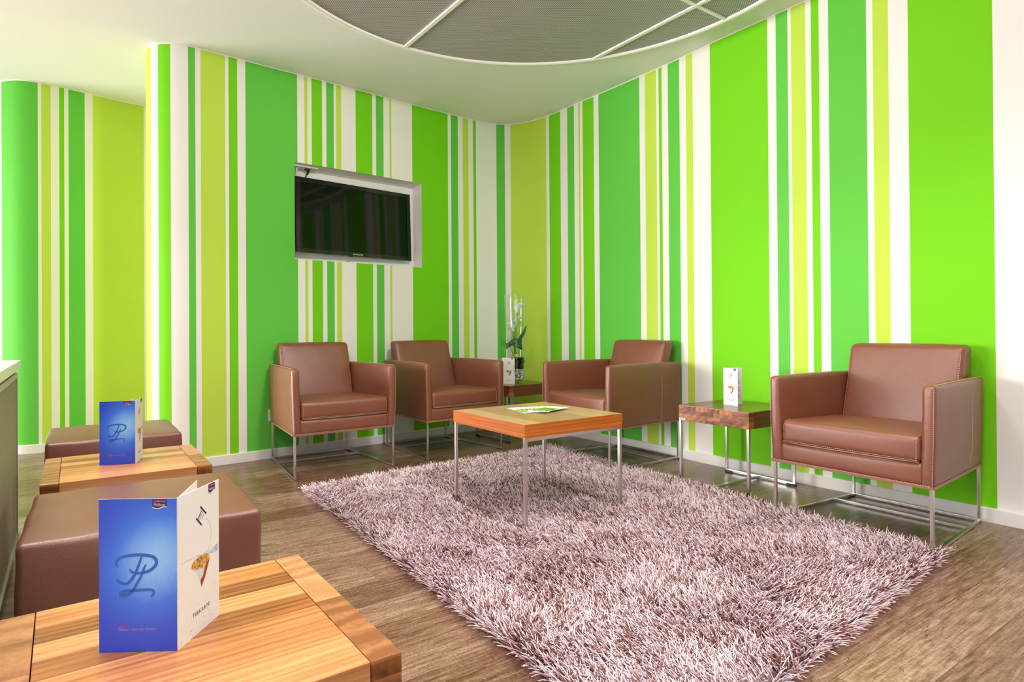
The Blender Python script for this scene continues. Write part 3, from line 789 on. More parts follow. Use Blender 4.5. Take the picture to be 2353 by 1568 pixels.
# ------------------------------------------------------------------ tables
def make_side_table(name, X, Y, HT, TH, dark=False, plate=False):  # dark selects the walnut copies with shade in their colour
    t = empty(name)
    B_ = 0.046
    top = M_SHADETOP if dark else M_WALNUT
    mid = M_SHADEWAL if dark else M_WALNUT
    mb = MB(); mb.box(-X / 2 + B_, X / 2 - B_, -Y / 2, Y / 2, HT - TH, HT, 0, 0.0015)
    mb.build('top', [top if dark else M_WALNUT], t)
    for sx in (-1, 1):
        bx = sorted((sx * X / 2, sx * (X / 2 - B_ + 0.0012)))
        mb = MB(); mb.box(bx[0], bx[1], -Y / 2, Y / 2, HT - TH, HT, 0, 0.0022)
        n0 = len(mb.f)
        # top faces use the band figure, outer faces the stave figure
        for i, f in enumerate(mb.f):
            P = [Vector(mb.v[k]) for k in f]
            nrm = (P[1] - P[0]).cross(P[2] - P[0]).normalized()
            mb.m[i] = 1 if abs(nrm.z) > 0.7 else 0
        mb.build('end_band', [M_WEND_SH if dark else M_WEND, (M_SHADETOP if dark else M_WTOPEND)], t)
    LT = 0.0145
    for sx in (-1, 1):
        x = sx * (X / 2 - LT / 2 - 0.001)
        for sy in (-1, 1):
            y = sy * (Y / 2 - LT / 2 - 0.001)
            mb = MB(); mb.bar((x, y, 0.013), (x, y, HT - TH), LT); mb.build('leg', M_STEEL, t)
        mb = MB(); mb.bar((x, -Y / 2 + 0.001, 0.0125), (x, Y / 2 - 0.001, 0.0125), LT)
        rl = mb.build('floor_rail', M_STEEL, t)
        for sy in (-1, 1):
            ya, yb = sorted((sy * (Y / 2 - 0.001), sy * (Y / 2 - 0.050)))
            mb = MB(); mb.box(x - LT / 2 - 0.001, x + LT / 2 + 0.001, ya - 0.001, yb + 0.001, 0.0, 0.0125, b=0.001)
            mb.build('foot_pad', M_PAD, rl)
    mb = MB(); mb.bar((-X / 2 + 0.01, 0, 0.0125), (X / 2 - 0.01, 0, 0.0125), LT - 0.001)
    mb.build('stretcher', M_STEEL, t)
    if plate:
        mb = MB(); mb.box(-X / 2 - 0.0014, -X / 2 - 0.0002, Y / 2 - 0.046, Y / 2 - 0.004, HT - TH + 0.002, HT - TH + 0.014, 0, 0.0003)
        for k in range(9):
            y = Y / 2 - 0.010 - 0.0033 * k
            mb.box(-X / 2 - 0.0017, -X / 2 - 0.0013, y - 0.002, y, HT - TH + 0.006, HT - TH + 0.0105, 1)
        mb.build('maker_plate', [plain('plate_silver', (0.72, 0.70, 0.68), 0.4), plain('plate_ink', (0.2, 0.2, 0.2), 0.6)], t)
    return t
M_WEND_SH = endgrain('walnut_staves_shaded', (0.085, 0.024, 0.008), (0.29, 0.090, 0.026), (0.48, 0.20, 0.065), 0.075, 0.0222, 'yz')  # staves for the far tables, shade included in the colour

SH, STH = 0.4458, 0.0882
G_T = 'square walnut side tables on steel frames'
def place_table(x, y, rz, X, Y, label, dark, plate=False):
    t = make_side_table('side_table', X, Y, SH, STH, dark, plate)
    t.location = (x, y, 0); t.rotation_euler = (0, 0, rz)
    return tag(t, label, 'side table', G_T)
place_table(1.4075, 3.4367, -0.9788 + PI / 2, 0.4467, 0.4415, 'shaded walnut side table with metal plate between the two right-hand armchairs', True, True)
place_table(0.211, 5.0081, 0.6451, 0.4467, 0.4430, 'shaded walnut corner side table carrying the tall glass vase', True)
place_table(-1.2222, 2.0538, 0.5966, 0.459, 0.4422, 'walnut side table between the two ottomans with upright menu on it', False)
place_table(-0.4349, 0.8803, 0.613, 0.459, 0.4422, 'orange toned walnut side table in the near left corner', False)

# coffee table
CX, CY, CA, CW, CH, CTH = 0.2351, 2.9949, -0.9753, 0.591, 0.4769, 0.0595
ct = empty('coffee_table', (CX, CY, 0), CA)
tag(ct, 'low square coffee table with thick orange wood edge standing on the shaggy rug', 'coffee table')
mb = MB(); mb.box(-CW / 2, CW / 2, -CW / 2, CW / 2, CH - CTH, CH, 0, 0.0008)
for i, f in enumerate(mb.f):
    P = [Vector(mb.v[k]) for k in f]
    nrm = (P[1] - P[0]).cross(P[2] - P[0]).normalized()
    mb.m[i] = 0 if nrm.z > 0.7 else (2 if abs(nrm.x) > 0.7 else 1)
mb.build('top', [M_CTOP, M_CSIDE, M_CSIDEY], ct)
LT = 0.0150
RUGZ = 0.008
for sx in (-1, 1):
    x = sx * (CW / 2 - LT / 2 - 0.002)
    for sy in (-1, 1):
        y = sy * (CW / 2 - LT / 2 - 0.002)
        mb = MB(); mb.bar((x, y, RUGZ + 0.013), (x, y, CH - CTH), LT); mb.build('leg', M_STEEL, ct)
    mb = MB(); mb.bar((x, -CW / 2 + 0.0172, CH - CTH - LT / 2), (x, CW / 2 - 0.0172, CH - CTH - LT / 2), LT)
    mb.build('top_rail', M_STEEL, ct)
for sy in (-1, 1):
    y = sy * (CW / 2 - LT / 2 - 0.002)
    mb = MB(); mb.bar((-CW / 2 + 0.002, y, RUGZ + 0.0075), (CW / 2 - 0.002, y, RUGZ + 0.0075), LT)
    mb.build('floor_rail', M_STEEL, ct)

# ------------------------------------------------------------------ ottomans
def make_ottoman():
    t = empty('ottoman')
    S = 0.458
    z0, z1 = 0.050, 0.458
    def mp(o): return (o[0], o[1], (z0 + z1) / 2 + o[2])
    V, F = soft((S + 0.012, S + 0.012, z1 - z0), 0.013, mp, (0.012, 0.012, 0.012), 5, 11, 0.0012, 1)
    MB().add(V, F, 0, True).build('body', M_LEATHER2, t)
    h = S / 2 - 0.004
    zz = z1 - 0.0060
    for sx in (-1, 1):
        pp = MB()
        pp.tube([(sx * h, -h, zz - 0.004), (sx * (h + 0.001), -h * 0.5, zz), (sx * (h + 0.002), 0, zz + 0.001), (sx * (h + 0.001), h * 0.5, zz), (sx * h, h, zz - 0.004)], 0.0032, 8)
        pp.build('piping', M_PIPING, t)
    for sy in (-1, 1):
        sb = MB()
        stitch(sb, [(-h, sy * (h + 0.002), zz - 0.002), (0, sy * (h + 0.004), zz), (h, sy * (h + 0.002), zz - 0.002)], 0.009, 0.0045, 0.0012)
        sb.build('stitching', M_LEATHER2, t)
    for sx in (-1, 1):
        for sy in (-1, 1):
            mb = MB(); mb.lathe([(0.0, 0.0), (0.018, 0.0), (0.020, 0.004), (0.020, z0 + 0.005), (0.0, z0 + 0.005)], 20, (sx * 0.17, sy * 0.17, 0))
            mb.build('foot', M_STEEL, t)
    return t
o1 = make_ottoman(); o1.location = (-0.871, 1.531, 0); o1.rotation_euler = (0, 0, math.radians(32.8))
tag(o1, 'brown leather cube ottoman in front, just behind the near walnut table', 'ottoman', 'brown leather ottomans between the tables')
o2 = copy_tree(o1); o2.location = (-1.628, 2.643, 0); o2.rotation_euler = (0, 0, math.radians(34.2))
tag(o2, 'farther brown leather cube ottoman behind the farther walnut table with the menu', 'ottoman', 'brown leather ottomans between the tables')

# ------------------------------------------------------------------ ribbed counter at the left edge
cd = Vector((-0.567, 0.8237, 0)); cn = Vector((0.8237, 0.567, 0))
cE = Vector((-1.928, 2.489, 0))
CR = math.atan2(cd.y, cd.x)                        # local x runs away from the camera, face at local y=0, body towards +y
LC = 2.1
cab = empty('cabinet', (cE.x, cE.y, 0), CR)
tag(cab, 'beige counter cabinet with ribbed front cut off by the left picture edge', 'cabinet')
M_FRAME = plain('cabinet_frame', (0.42, 0.42, 0.34), 0.45)
M_RIB = plain('cabinet_ribs', (0.27, 0.21, 0.14), 0.5)
mb = MB(); mb.box(-LC, 0, 0.012, 0.50, 0.055, 0.722, 0, 0.002); mb.build('body', M_FRAME, cab)
mb = MB(); mb.box(-LC, 0, 0.0, 0.012, 0.700, 0.722, 0, 0.001); mb.build('top_frame', M_FRAME, cab)
mb = MB(); mb.box(-LC, 0, -0.004, 0.012, 0.055, 0.068, 0, 0.001); mb.build('bottom_frame', M_FRAME, cab)
mb = MB(); mb.box(-0.014, 0, 0.0, 0.012, 0.068, 0.700, 0, 0.001); mb.build('side_frame', M_FRAME, cab)
V = []; F = []
nr = 82; zlo, zhi = 0.069, 0.699
prof = []
for i in range(nr):
    for q in range(6):
        a = q / 6.0
        prof.append((0.0085 - 0.0048 * math.sin(PI * a) ** 0.7 if q else 0.0085, zlo + (zhi - zlo) * (i + a) / nr))
prof.append((0.0085, zhi))
for y, z in prof: V += [(-LC, y, z), (-0.015, y, z)]
for i in range(len(prof) - 1): F.append((2 * i, 2 * i + 1, 2 * i + 3, 2 * i + 2))
link('ribbed_front', mesh_of(V, F, M_RIB, None, False), cab)
for x in (-0.07, -1.0, -1.95):
    for y in (0.03, 0.46):
        mb = MB(); mb.lathe([(0, 0), (0.014, 0), (0.014, 0.056), (0, 0.056)], 16, (x, y, 0)); mb.build('foot', M_STEEL, cab)
wt = empty('worktop', (cE.x, cE.y, 0), CR)
tag(wt, 'pale counter worktop on the ribbed cabinet at the left edge', 'worktop')
mb = MB(); mb.box(-LC, 0.004, -0.010, 0.51, 0.738, 0.772, 0, 0.002); mb.build('slab', plain('worktop_white', (0.78, 0.80, 0.74), 0.25), wt)
mb = MB(); mb.box(-LC + 0.02, -0.02, 0.02, 0.49, 0.722, 0.738); mb.build('spacer', M_PAD, wt)
# ------------------------------------------------------------------ folded tea menus
MW, MH = 0.105, 0.210
def blue_mat():
    """printed blue cover: its artwork is a soft diagonal beam of lighter blue"""
    t = NT('menu_blue_print')
    c = t.co()
    s = t.n('SeparateXYZ', i0=c)
    u = t.math('DIVIDE', t.math('ADD', s.outputs[0], MW), MW)      # 0 left .. 1 spine
    v = t.math('DIVIDE', s.outputs[2], MH)
    du = t.math('SUBTRACT', u, 0.72); dv = t.math('SUBTRACT', v, 0.60)
    a = t.math('ADD', t.math('MULTIPLY', du, 0.78), t.math('MULTIPLY', dv, 1.25))
    b = t.math('SUBTRACT', t.math('MULTIPLY', du, 0.55), t.math('MULTIPLY', dv, 1.1))
    q = t.math('ADD', t.math('MULTIPLY', t.math('MULTIPLY', a, a), 1.5), t.math('MULTIPLY', t.math('MULTIPLY', b, b), 3.4))
    g = t.math('POWER', 2.718, t.math('MULTIPLY', q, -1.6))
    st = t.noise(t.mapping(c, (500, 500, 90), (0, 0.9, 0)), 1.0, 2)
    g = t.math('MULTIPLY', g, t.math('ADD', 0.88, t.math('MULTIPLY', st, 0.24)))
    col = t.ramp(g, [(0.0, (0.022, 0.058, 0.58)), (0.45, (0.055, 0.19, 0.82)), (1.0, (0.26, 0.55, 0.97))])
    t.set(Base__Color=col, Roughness=0.38)
    return t.m
M_BLUE = blue_mat()
M_PAPER = plain('menu_paper', (0.73, 0.71, 0.69), 0.5)
M_MONO = plain('menu_monogram', (0.022, 0.115, 0.52), 0.4)
M_NAVY = plain('menu_navy', (0.012, 0.014, 0.12), 0.4)
M_RED = plain('menu_red', (0.72, 0.03, 0.08), 0.4)
M_CREAM = plain('menu_cream', (0.72, 0.60, 0.45), 0.4)
M_INK = plain('menu_ink', (0.06, 0.065, 0.09), 0.5)
M_PINK = plain('menu_pinkish', (0.40, 0.26, 0.42), 0.4)
def tea_mat():
    t = NT('menu_teabag'); c = t.co()
    n = t.noise(c, 260, 3, 0.6)
    t.set(Base__Color=t.ramp(n, [(0.30, (0.06, 0.02, 0.005)), (0.45, (0.42, 0.17, 0.02)), (0.56, (0.62, 0.36, 0.06)), (0.70, (0.80, 0.66, 0.42))]), Roughness=0.45)
    return t.m
def water_mat():
    t = NT('menu_water'); c = t.co()
    n = t.noise(c, 160, 4, 0.6)
    t.set(Base__Color=t.ramp(n, [(0.32, (0.12, 0.22, 0.42)), (0.48, (0.42, 0.52, 0.62)), (0.62, (0.74, 0.75, 0.76))]), Roughness=0.45)
    return t.m
M_TEA = tea_mat(); M_WATER = water_mat()
M_TEARED = plain('menu_tea_red', (0.30, 0.035, 0.008), 0.45)
M_DROP = plain('menu_droplet', (0.42, 0.45, 0.50), 0.45)
M_SHEER = plain('menu_sheer_bag', (0.58, 0.60, 0.64), 0.45)
M_GREY = plain('menu_grey_text', (0.30, 0.30, 0.28), 0.5)

def ribbon(pts, w, closed=False):
    """flat stroke of varying width around a 2d polyline, smoothed"""
    P = np.array(pts, float)
    out = []
    for i in range(len(P) - 1):
        p0 = P[max(i - 1, 0)]; p1 = P[i]; p2 = P[i + 1]; p3 = P[min(i + 2, len(P) - 1)]
        for k in range(5):
            t = k / 5
            out.append(0.5 * ((2 * p1) + (p2 - p0) * t + (2 * p0 - 5 * p1 + 4 * p2 - p3) * t * t + (3 * p1 - p0 - 3 * p2 + p3) * t ** 3))
    out.append(P[-1]); Q = np.array(out); n = len(Q)
    V = []; F = []
    for i in range(n):
        d = Q[min(i + 1, n - 1)] - Q[max(i - 1, 0)]; d /= (np.linalg.norm(d) + 1e-9)
        nn = np.array([-d[1], d[0]])
        ww = w(i / (n - 1)) if callable(w) else w
        V += [Q[i] + nn * ww / 2, Q[i] - nn * ww / 2]
    for i in range(n - 1): F.append((2 * i, 2 * i + 1, 2 * i + 3, 2 * i + 2))
    return V, F

def art(mb, V, F, mi, put, lift=0.00025):
    mb.add([put(p[0], p[1], lift) for p in V], F, mi)

def poly(P): return P, [tuple(range(len(P)))]

def ss(L, sx=MW, sy=MH): return [(a * sx, b * sy) for a, b in L]

def flag(mb, put, u0, u1, v0, v1, m_navy, m_red, m_cream):
    W_ = (u1 - u0) * MW; x0 = u0 * MW; y1 = v1 * MH; y0 = v0 * MH; h = y1 - y0
    wave = [(x0 + W_ * k / 8, y0 + h * (0.16 + 0.10 * math.sin(k / 8 * 2 * PI + 2.6))) for k in range(9)]
    art(mb, *poly([(x0, y1), *wave, (x0 + W_, y1)]), m_navy, put, 0.00025)
    V, F = ribbon([(p[0], p[1] - h * 0.02) for p in wave], h * 0.11); art(mb, V, F, m_cream, put, 0.0004)
    V, F = ribbon([(x0 + W_ * 0.10, y1 - h * 0.24), (x0 + W_ * 0.22, y1 - h * 0.20), (x0 + W_ * 0.78, y1 - h * 0.20), (x0 + W_ * 0.92, y1 - h * 0.25)], h * 0.12); art(mb, V, F, m_red, put, 0.0004)
    V, F = poly([(x0 + W_ * (0.40 + 0.035 * math.cos(a)), y1 - h * 0.155 + h * 0.05 * math.sin(a)) for a in np.linspace(0, 2 * PI, 10)[:-1]]); art(mb, V, F, m_cream, put, 0.00055)
    tv_, tf = emboss_text('Meßmer', h * 0.40)
    mx = max(p[0] for p in tv_); k = W_ * 0.82 / mx
    art(mb, [(x0 + W_ * 0.10 + p[0] * k, y1 - h * 0.66 + p[1]) for p in tv_], tf, m_cream, put, 0.0004)

def make_menu(name, loc, phi_f, phi_b, phi_p, lines=False):
    t = empty(name, loc)
    th = 0.0005
    def panel(phi, side):
        # returns put(u, v, lift): u along the page from the spine, outer side = side
        d = Vector((math.cos(phi), math.sin(phi), 0)); n = Vector((d.y, -d.x, 0)) * side
        return d, n
    # front cover, white: u measured from the spine
    obs = []
    me_f = MB()
    me_f.box(0.0006, MW, -th, th, 0, MH, 0)
    putf = lambda u, v, l: (u, -th - l, v)          # outer side is local -y
    flag(me_f, putf, 0.728, 0.896, 0.926, 0.995, 1, 2, 3)
    # tea-bag tag: two navy bars, small print, the thread
    for a, b in (((0.524, 0.868), (0.67, 0.798)), ((0.424, 0.801), (0.554, 0.735))):
        V, F = ribbon(ss([a, ((a[0] + b[0]) / 2, (a[1] + b[1]) / 2), b]), 0.0026); art(me_f, V, F, 1, putf)
    for k, (ln, wq) in enumerate(((0.75, 0.0022), (0.9, 0.0008), (0.5, 0.0008))):
        cx, cy = 0.512 + 0.037 * k, 0.800 + 0.012 - 0.011 * k
        du, dv = 0.055 * ln, 0.030 * ln
        V, F = ribbon(ss([(cx - du, cy - dv), (cx, cy), (cx + du, cy + dv)]), wq); art(me_f, V, F, 4, putf)
    V, F = ribbon(ss([(0.655, 0.767), (0.741, 0.731), (0.789, 0.683), (0.792, 0.627), (0.742, 0.552), (0.70, 0.51)]), 0.0004); art(me_f, V, F, 8, putf, 0.0002)
    art(me_f, *poly(ss([(0.031, 0.556), (0.238, 0.545), (0.437, 0.537), (0.643, 0.524), (0.797, 0.496), (0.917, 0.483), (0.985, 0.490), (0.985, 0.545), (0.93, 0.532), (0.799, 0.524), (0.643, 0.529), (0.437, 0.542), (0.238, 0.550)])), 6, putf, 0.0002)
    art(me_f, *poly(ss([(0.307, 0.484), (0.330, 0.505), (0.381, 0.518), (0.51, 0.525), (0.64, 0.520), (0.739, 0.501), (0.756, 0.464), (0.70, 0.440), (0.62, 0.445), (0.55, 0.425), (0.52, 0.452), (0.45, 0.440), (0.413, 0.452), (0.34, 0.462)])), 5, putf, 0.0003)
    art(me_f, *poly(ss([(0.545, 0.304), (0.633, 0.356), (0.70, 0.418), (0.748, 0.462), (0.69, 0.452), (0.63, 0.43), (0.585, 0.375), (0.52, 0.357)])), 7, putf, 0.0003)
    art(me_f, *poly(ss([(0.307, 0.484), (0.381, 0.518), (0.51, 0.521), (0.739, 0.501), (0.756, 0.464), (0.694, 0.415), (0.633, 0.356), (0.545, 0.304), (0.511, 0.359), (0.413, 0.431)])), 9, putf, 0.00012)
    tv_, tf = emboss_text('TEEKARTE', 0.0062, space=1.15)
    mx = max(p[0] for p in tv_); k = 0.42 * MW / mx
    art(me_f, [(0.33 * MW + p[0] * k, 0.132 * MH + p[1] * 1.35) for p in tv_], tf, 4, putf)
    r_ = random.Random(5)
    for _ in range(70):
        u, v = (r_.uniform(0.05, 0.95), abs(r_.gauss(0, 0.08)) + 0.02) if r_.random() < 0.7 else (r_.uniform(0.82, 0.98), r_.uniform(0.1, 0.46))
        if 0.30 < u < 0.78 and 0.12 < v < 0.18: continue
        rr = r_.uniform(0.0004, 0.0013); a0 = r_.uniform(0, 6)
        V, F = ribbon([(u * MW + rr * math.cos(a0 + q), v * MH + rr * math.sin(a0 + q)) for q in (0, 1.0, 2.0, 3.0)], 0.0004); art(me_f, V, F, 8, putf)
    f = me_f.build('front_cover', [M_PAPER, M_NAVY, M_RED, M_CREAM, M_INK, M_TEA, M_WATER, M_TEARED, M_DROP, M_SHEER], t, (0, 0, 0), phi_f)
    f['label'] = 'white menu cover with floating tea bag picture'
    # back cover, blue: local x from -MW (free edge) to 0 (spine), outer side local -y
    mb = MB(); mb.box(-MW, 0.0, -th, th, 0, MH, 0)
    for i, fc in enumerate(mb.f):
        P = [Vector(mb.v[q]) for q in fc]; nrm = (P[1] - P[0]).cross(P[2] - P[0])
        mb.m[i] = 1 if (sum((p.y for p in P)) / 4 < -th * 0.9) else 0
    putb = lambda u, v, l: (-MW + u, -th - l, v)
    taper = lambda lo, hi: (lambda q: lo + (hi - lo) * math.sin(PI * min(1, max(0, q))) ** 0.6)
    s1 = [[0.238, 0.555], [0.222, 0.58], [0.242, 0.605], [0.297, 0.622], [0.367, 0.629], [0.509, 0.634], [0.631, 0.628], [0.707, 0.614], [0.738, 0.586], [0.712, 0.555], [0.651, 0.531], [0.59, 0.52], [0.51, 0.514], [0.444, 0.518], [0.409, 0.529], [0.394, 0.543]]
    s2 = [[0.554, 0.64], [0.539, 0.612], [0.514, 0.576], [0.474, 0.523], [0.439, 0.491], [0.395, 0.461], [0.35, 0.446], [0.295, 0.451], [0.25, 0.463], [0.227, 0.476]]
    s3 = [[0.605, 0.57], [0.58, 0.55], [0.54, 0.494], [0.485, 0.447], [0.44, 0.407], [0.405, 0.388], [0.351, 0.374], [0.296, 0.371], [0.276, 0.381], [0.3, 0.395], [0.36, 0.401], [0.45, 0.402], [0.551, 0.404], [0.651, 0.405], [0.697, 0.395], [0.692, 0.373], [0.662, 0.358]]
    for k, (s_, a, b) in enumerate(((s1, 0.0016, 0.0044), (s2, 0.0016, 0.0038), (s3, 0.0016, 0.0042))):
        V, F = ribbon(ss(s_), taper(a, b)); art(mb, V, F, 2, putb, 0.0002 + 0.0001 * k)
    flag(mb, putb, 0.687, 0.873, 0.931, 0.994, 3, 4, 5)
    tv_, tf = emboss_text('Meßmer', 0.0048)
    art(mb, [(0.250 * MW + p[0] * 0.138 * MW / max(q[0] for q in tv_), 0.140 * MH + p[1]) for p in tv_], tf, 6, putb)
    V, F = ribbon(ss([(0.25, 0.165), (0.29, 0.1665), (0.35, 0.1665), (0.388, 0.165)]), 0.0011); art(mb, V, F, 4, putb)
    tv_, tf = emboss_text('macht den Moment.', 0.0048, shear=0.3)
    art(mb, [(0.405 * MW + p[0] * 0.325 * MW / max(q[0] for q in tv_), 0.142 * MH + p[1]) for p in tv_], tf, 6, putb)
    # inner side: columns of small print
    if lines:
        for k in range(34):
            if k % 8 in (0, 1, 7): continue
            vv = MH * 0.90 - k * MH * 0.0245
            mb.box(-MW + 0.012, -MW + 0.012 + r_.uniform(0.012, 0.03), th, th + 0.0002, vv, vv + 0.0016, 7)
            mb.box(-0.030, -0.030 + r_.uniform(0.010, 0.02), th, th + 0.0002, vv, vv + 0.0016, 7)
    b = mb.build('back_cover', [M_PAPER, M_BLUE, M_MONO, M_NAVY, M_RED, M_CREAM, M_PINK, M_GREY], t, (0, 0, 0), phi_b + PI)
    b['label'] = 'blue menu back cover with script monogram'
    if phi_p is not None:
        mb = MB(); mb.box(0.001, MW - 0.001, -0.0003, 0.0003, 0.0005, MH - 0.0005)
        mb.build('inner_page', M_PAPER, t, (0, 0, 0), phi_p)
    return t
GM = 'upright folded tea menus on the tables'
def menu(loc, pf, pb, pp, label, lines=False):
    return tag(make_menu('tea_menu', loc, pf, pb, pp, lines), label, 'menu', GM)
menu((-0.4295, 0.8371, SH), 1.4689, PI + 0.0391, math.radians(101.7), 'large blue and white tea menu standing on the near orange walnut table')
menu((-1.1764, 2.0237, SH), 1.8876, PI + 0.2675, math.radians(127), 'blue tea menu standing on the walnut table between the ottomans')
menu((1.355, 3.488, SH), math.radians(-65.9), math.radians(-2.7), None, 'white tea menu standing open on the shaded walnut table between the right-hand armchairs', True)
menu((0.116, 4.891, SH), math.radians(-16.5), math.radians(45), None, 'white tea menu leaning beside the glass vase on the corner table')

# ------------------------------------------------------------------ leaflets fanned on the coffee table
M_LG = plain('leaflet_green', (0.13, 0.34, 0.02), 0.35)
M_LW = plain('leaflet_white', (0.82, 0.82, 0.80), 0.4)
M_LGR = plain('leaflet_grey', (0.50, 0.52, 0.58), 0.4)
ct_m = Matrix.Translation((CX, CY, 0)) @ Matrix.Rotation(CA, 4, 'Z')
order = ['leftmost', 'second from the left', 'third from the left', 'fourth from the left', 'fourth from the right', 'third from the right', 'second from the right', 'rightmost']
def leaflet_mesh(seed):
    r_ = random.Random(seed)
    mb = MB(); L, Wd, T = 0.21, 0.102, 0.0007
    mb.box(0, L, 0, Wd, 0, T, 0)
    q = lambda x, y, l: (x, y, T + l)
    mb.add([q(0.012, 0.003, 0.0001), q(L - 0.075, 0.003, 0.0001), q(L - 0.068, Wd * 0.5, 0.0001), q(L - 0.075, Wd - 0.003, 0.0001), q(0.012, Wd - 0.003, 0.0001)], [(0, 1, 2, 3, 4)], 1)
    V, F = ribbon([(0.020, 0.022), (0.040, 0.030), (0.030, 0.055), (0.038, 0.08)], lambda t: 0.006 * (1 - t) + 0.002); mb.add([q(p[0], p[1], 0.0002) for p in V], F, 0)
    mb.add([q(0.002, 0.004, 0.0001), q(0.011, 0.004, 0.0001), q(0.011, Wd - 0.004, 0.0001), q(0.002, Wd - 0.004, 0.0001)], [(0, 1, 2, 3)], 2)
    for k in range(4):
        y = 0.02 + 0.018 * k
        mb.add([q(L - 0.05, y, 0.0001), q(L - 0.022, y, 0.0001), q(L - 0.022, y + 0.004, 0.0001), q(L - 0.05, y + 0.004, 0.0001)], [(0, 1, 2, 3)], 2)
    return mb.mesh([M_LW, M_LG, M_LGR])
lm = leaflet_mesh(1)
for i in range(8):
    k = i / 7.0
    a = math.radians(167 - 62 * k)
    # near-left corner slides along the short front arc
    px = 0.010 + (-0.016 - 0.010) * k; py = -0.077 + (-0.036 + 0.077) * k
    px += 0.012 * math.sin(PI * k); py += 0.0
    w = ct_m @ Vector((px, py, CH + 0.0003 + 0.0012 * i))
    # card local: x along the long side, y to the fan's right; mirror by turning
    o = link('leaflet', lm, None, w, CA + a)
    # shift so that the card lies clockwise of its left edge
    o.location = w + Matrix.Rotation(CA + a, 3, 'Z') @ Vector((0, -0.102, 0))
    tag(o, 'green and white leaflet, %s in the fan on the coffee table' % order[i], 'leaflet', 'leaflets fanned out on the coffee table')

# ------------------------------------------------------------------ glass vase with stones and calla lilies
VX, VY = 0.2405, 5.055
def glass_mat():
    t = NT('clear_glass')
    lw = t.n('LayerWeight', Blend=0.5).outputs['Facing']
    fr = t.math('MULTIPLY_ADD', t.math('POWER', lw, 4.0), 0.55, 0.035)
    tr = t.n('BsdfTransparent', Color=(0.965, 0.985, 0.97, 1))
    gl = t.n('BsdfGlossy', Color=(1, 1, 1, 1), Roughness=0.02)
    mx = t.n('MixShader', Fac=fr)
    t.t.links.new(tr.outputs[0], mx.inputs[1]); t.t.links.new(gl.outputs[0], mx.inputs[2])
    t.t.links.new(mx.outputs[0], t.out.inputs[0])
    t.t.nodes.remove(t.b)
    return t.m
VH = 0.722
def vr(z): return 0.0665 + (0.0995 - 0.0665) * (z / VH)
vase = empty('glass_vase', (VX, VY, SH))
tag(vase, 'tall flared clear glass vase with stones and calla lilies on the corner table', 'vase')
prof = [(0.0, 0.0), (0.055, 0.0), (vr(0) - 0.004, 0.001), (vr(0), 0.006)]
prof += [(vr(z), z) for z in np.linspace(0.03, VH - 0.003, 14)]
prof += [(vr(VH) - 0.0015, VH), (vr(VH) - 0.0035, VH - 0.002)]
prof += [(vr(z) - 0.0042, z) for z in np.linspace(VH - 0.01, 0.030, 14)]
prof += [(vr(0.02) - 0.012, 0.020), (0.0, 0.018)]
MB().lathe(prof, 64).build('glass_body', glass_mat(), vase)
def stone_mesh(seed):
    bm = bmesh.new(); bmesh.ops.create_icosphere(bm, subdivisions=2, radius=1)
    r_ = random.Random(seed); ph = [r_.uniform(0, 6) for _ in range(3)]
    for v in bm.verts:
        k = 1 + 0.10 * math.sin(2.3 * v.co.x + ph[0]) + 0.08 * math.sin(2.9 * v.co.y + ph[1])
        v.co = Vector((v.co.x * k, v.co.y * 0.82 * k, v.co.z * 0.62 * k))
    me = bpy.data.meshes.new('stone'); bm.to_mesh(me); bm.free()
    me.polygons.foreach_set('use_smooth', [True] * len(me.polygons))
    return me
M_WST = plain('white_stone', (0.62, 0.60, 0.54), 0.45)
M_BST = plain('black_stone', (0.010, 0.010, 0.012), 0.16)
wst = [stone_mesh(k) for k in range(4)]; bst = [stone_mesh(10 + k) for k in range(4)]
for m in wst: m.materials.append(M_WST)
for m in bst: m.materials.append(M_BST)
pr = random.Random(3)
def pack(z0, z1, rad, mats, tgt, label, group):
    placed = []
    tries = 0
    nl = max(1, int(round((z1 - z0) / (rad * 1.15))))
    for L in range(nl):
        z = z0 + (L + 0.5) * (z1 - z0) / nl
        R_ = vr(z) - 0.006 - rad
        for ring, cnt in ((R_, int(2 * PI * R_ / (rad * 1.95))), (R_ - rad * 1.9, int(2 * PI * max(0, R_ - rad * 1.9) / (rad * 2.1)))):
            if cnt < 2: continue
            a0 = pr.uniform(0, 6)
            for k in range(cnt):
                a = a0 + 2 * PI * k / cnt + pr.uniform(-0.07, 0.07)
                o = link(tgt, pr.choice(mats), None, (VX + ring * math.cos(a), VY + ring * math.sin(a), SH + z + pr.uniform(-0.003, 0.003)))
                s = rad * pr.uniform(0.92, 1.04)
                o.scale = (s, s, s); o.rotation_euler = (pr.uniform(-0.6, 0.6), pr.uniform(-0.6, 0.6), pr.uniform(0, 6))
                tag(o, label, 'stone', group)
pack(0.021, 0.108, 0.0155, wst, 'white_pebble', 'smooth white pebble in the lower layer inside the glass vase', 'white pebbles in the vase')
pack(0.108, 0.205, 0.0165, bst, 'black_pebble', 'shiny black pebble in the upper layer inside the glass vase', 'black pebbles in the vase')
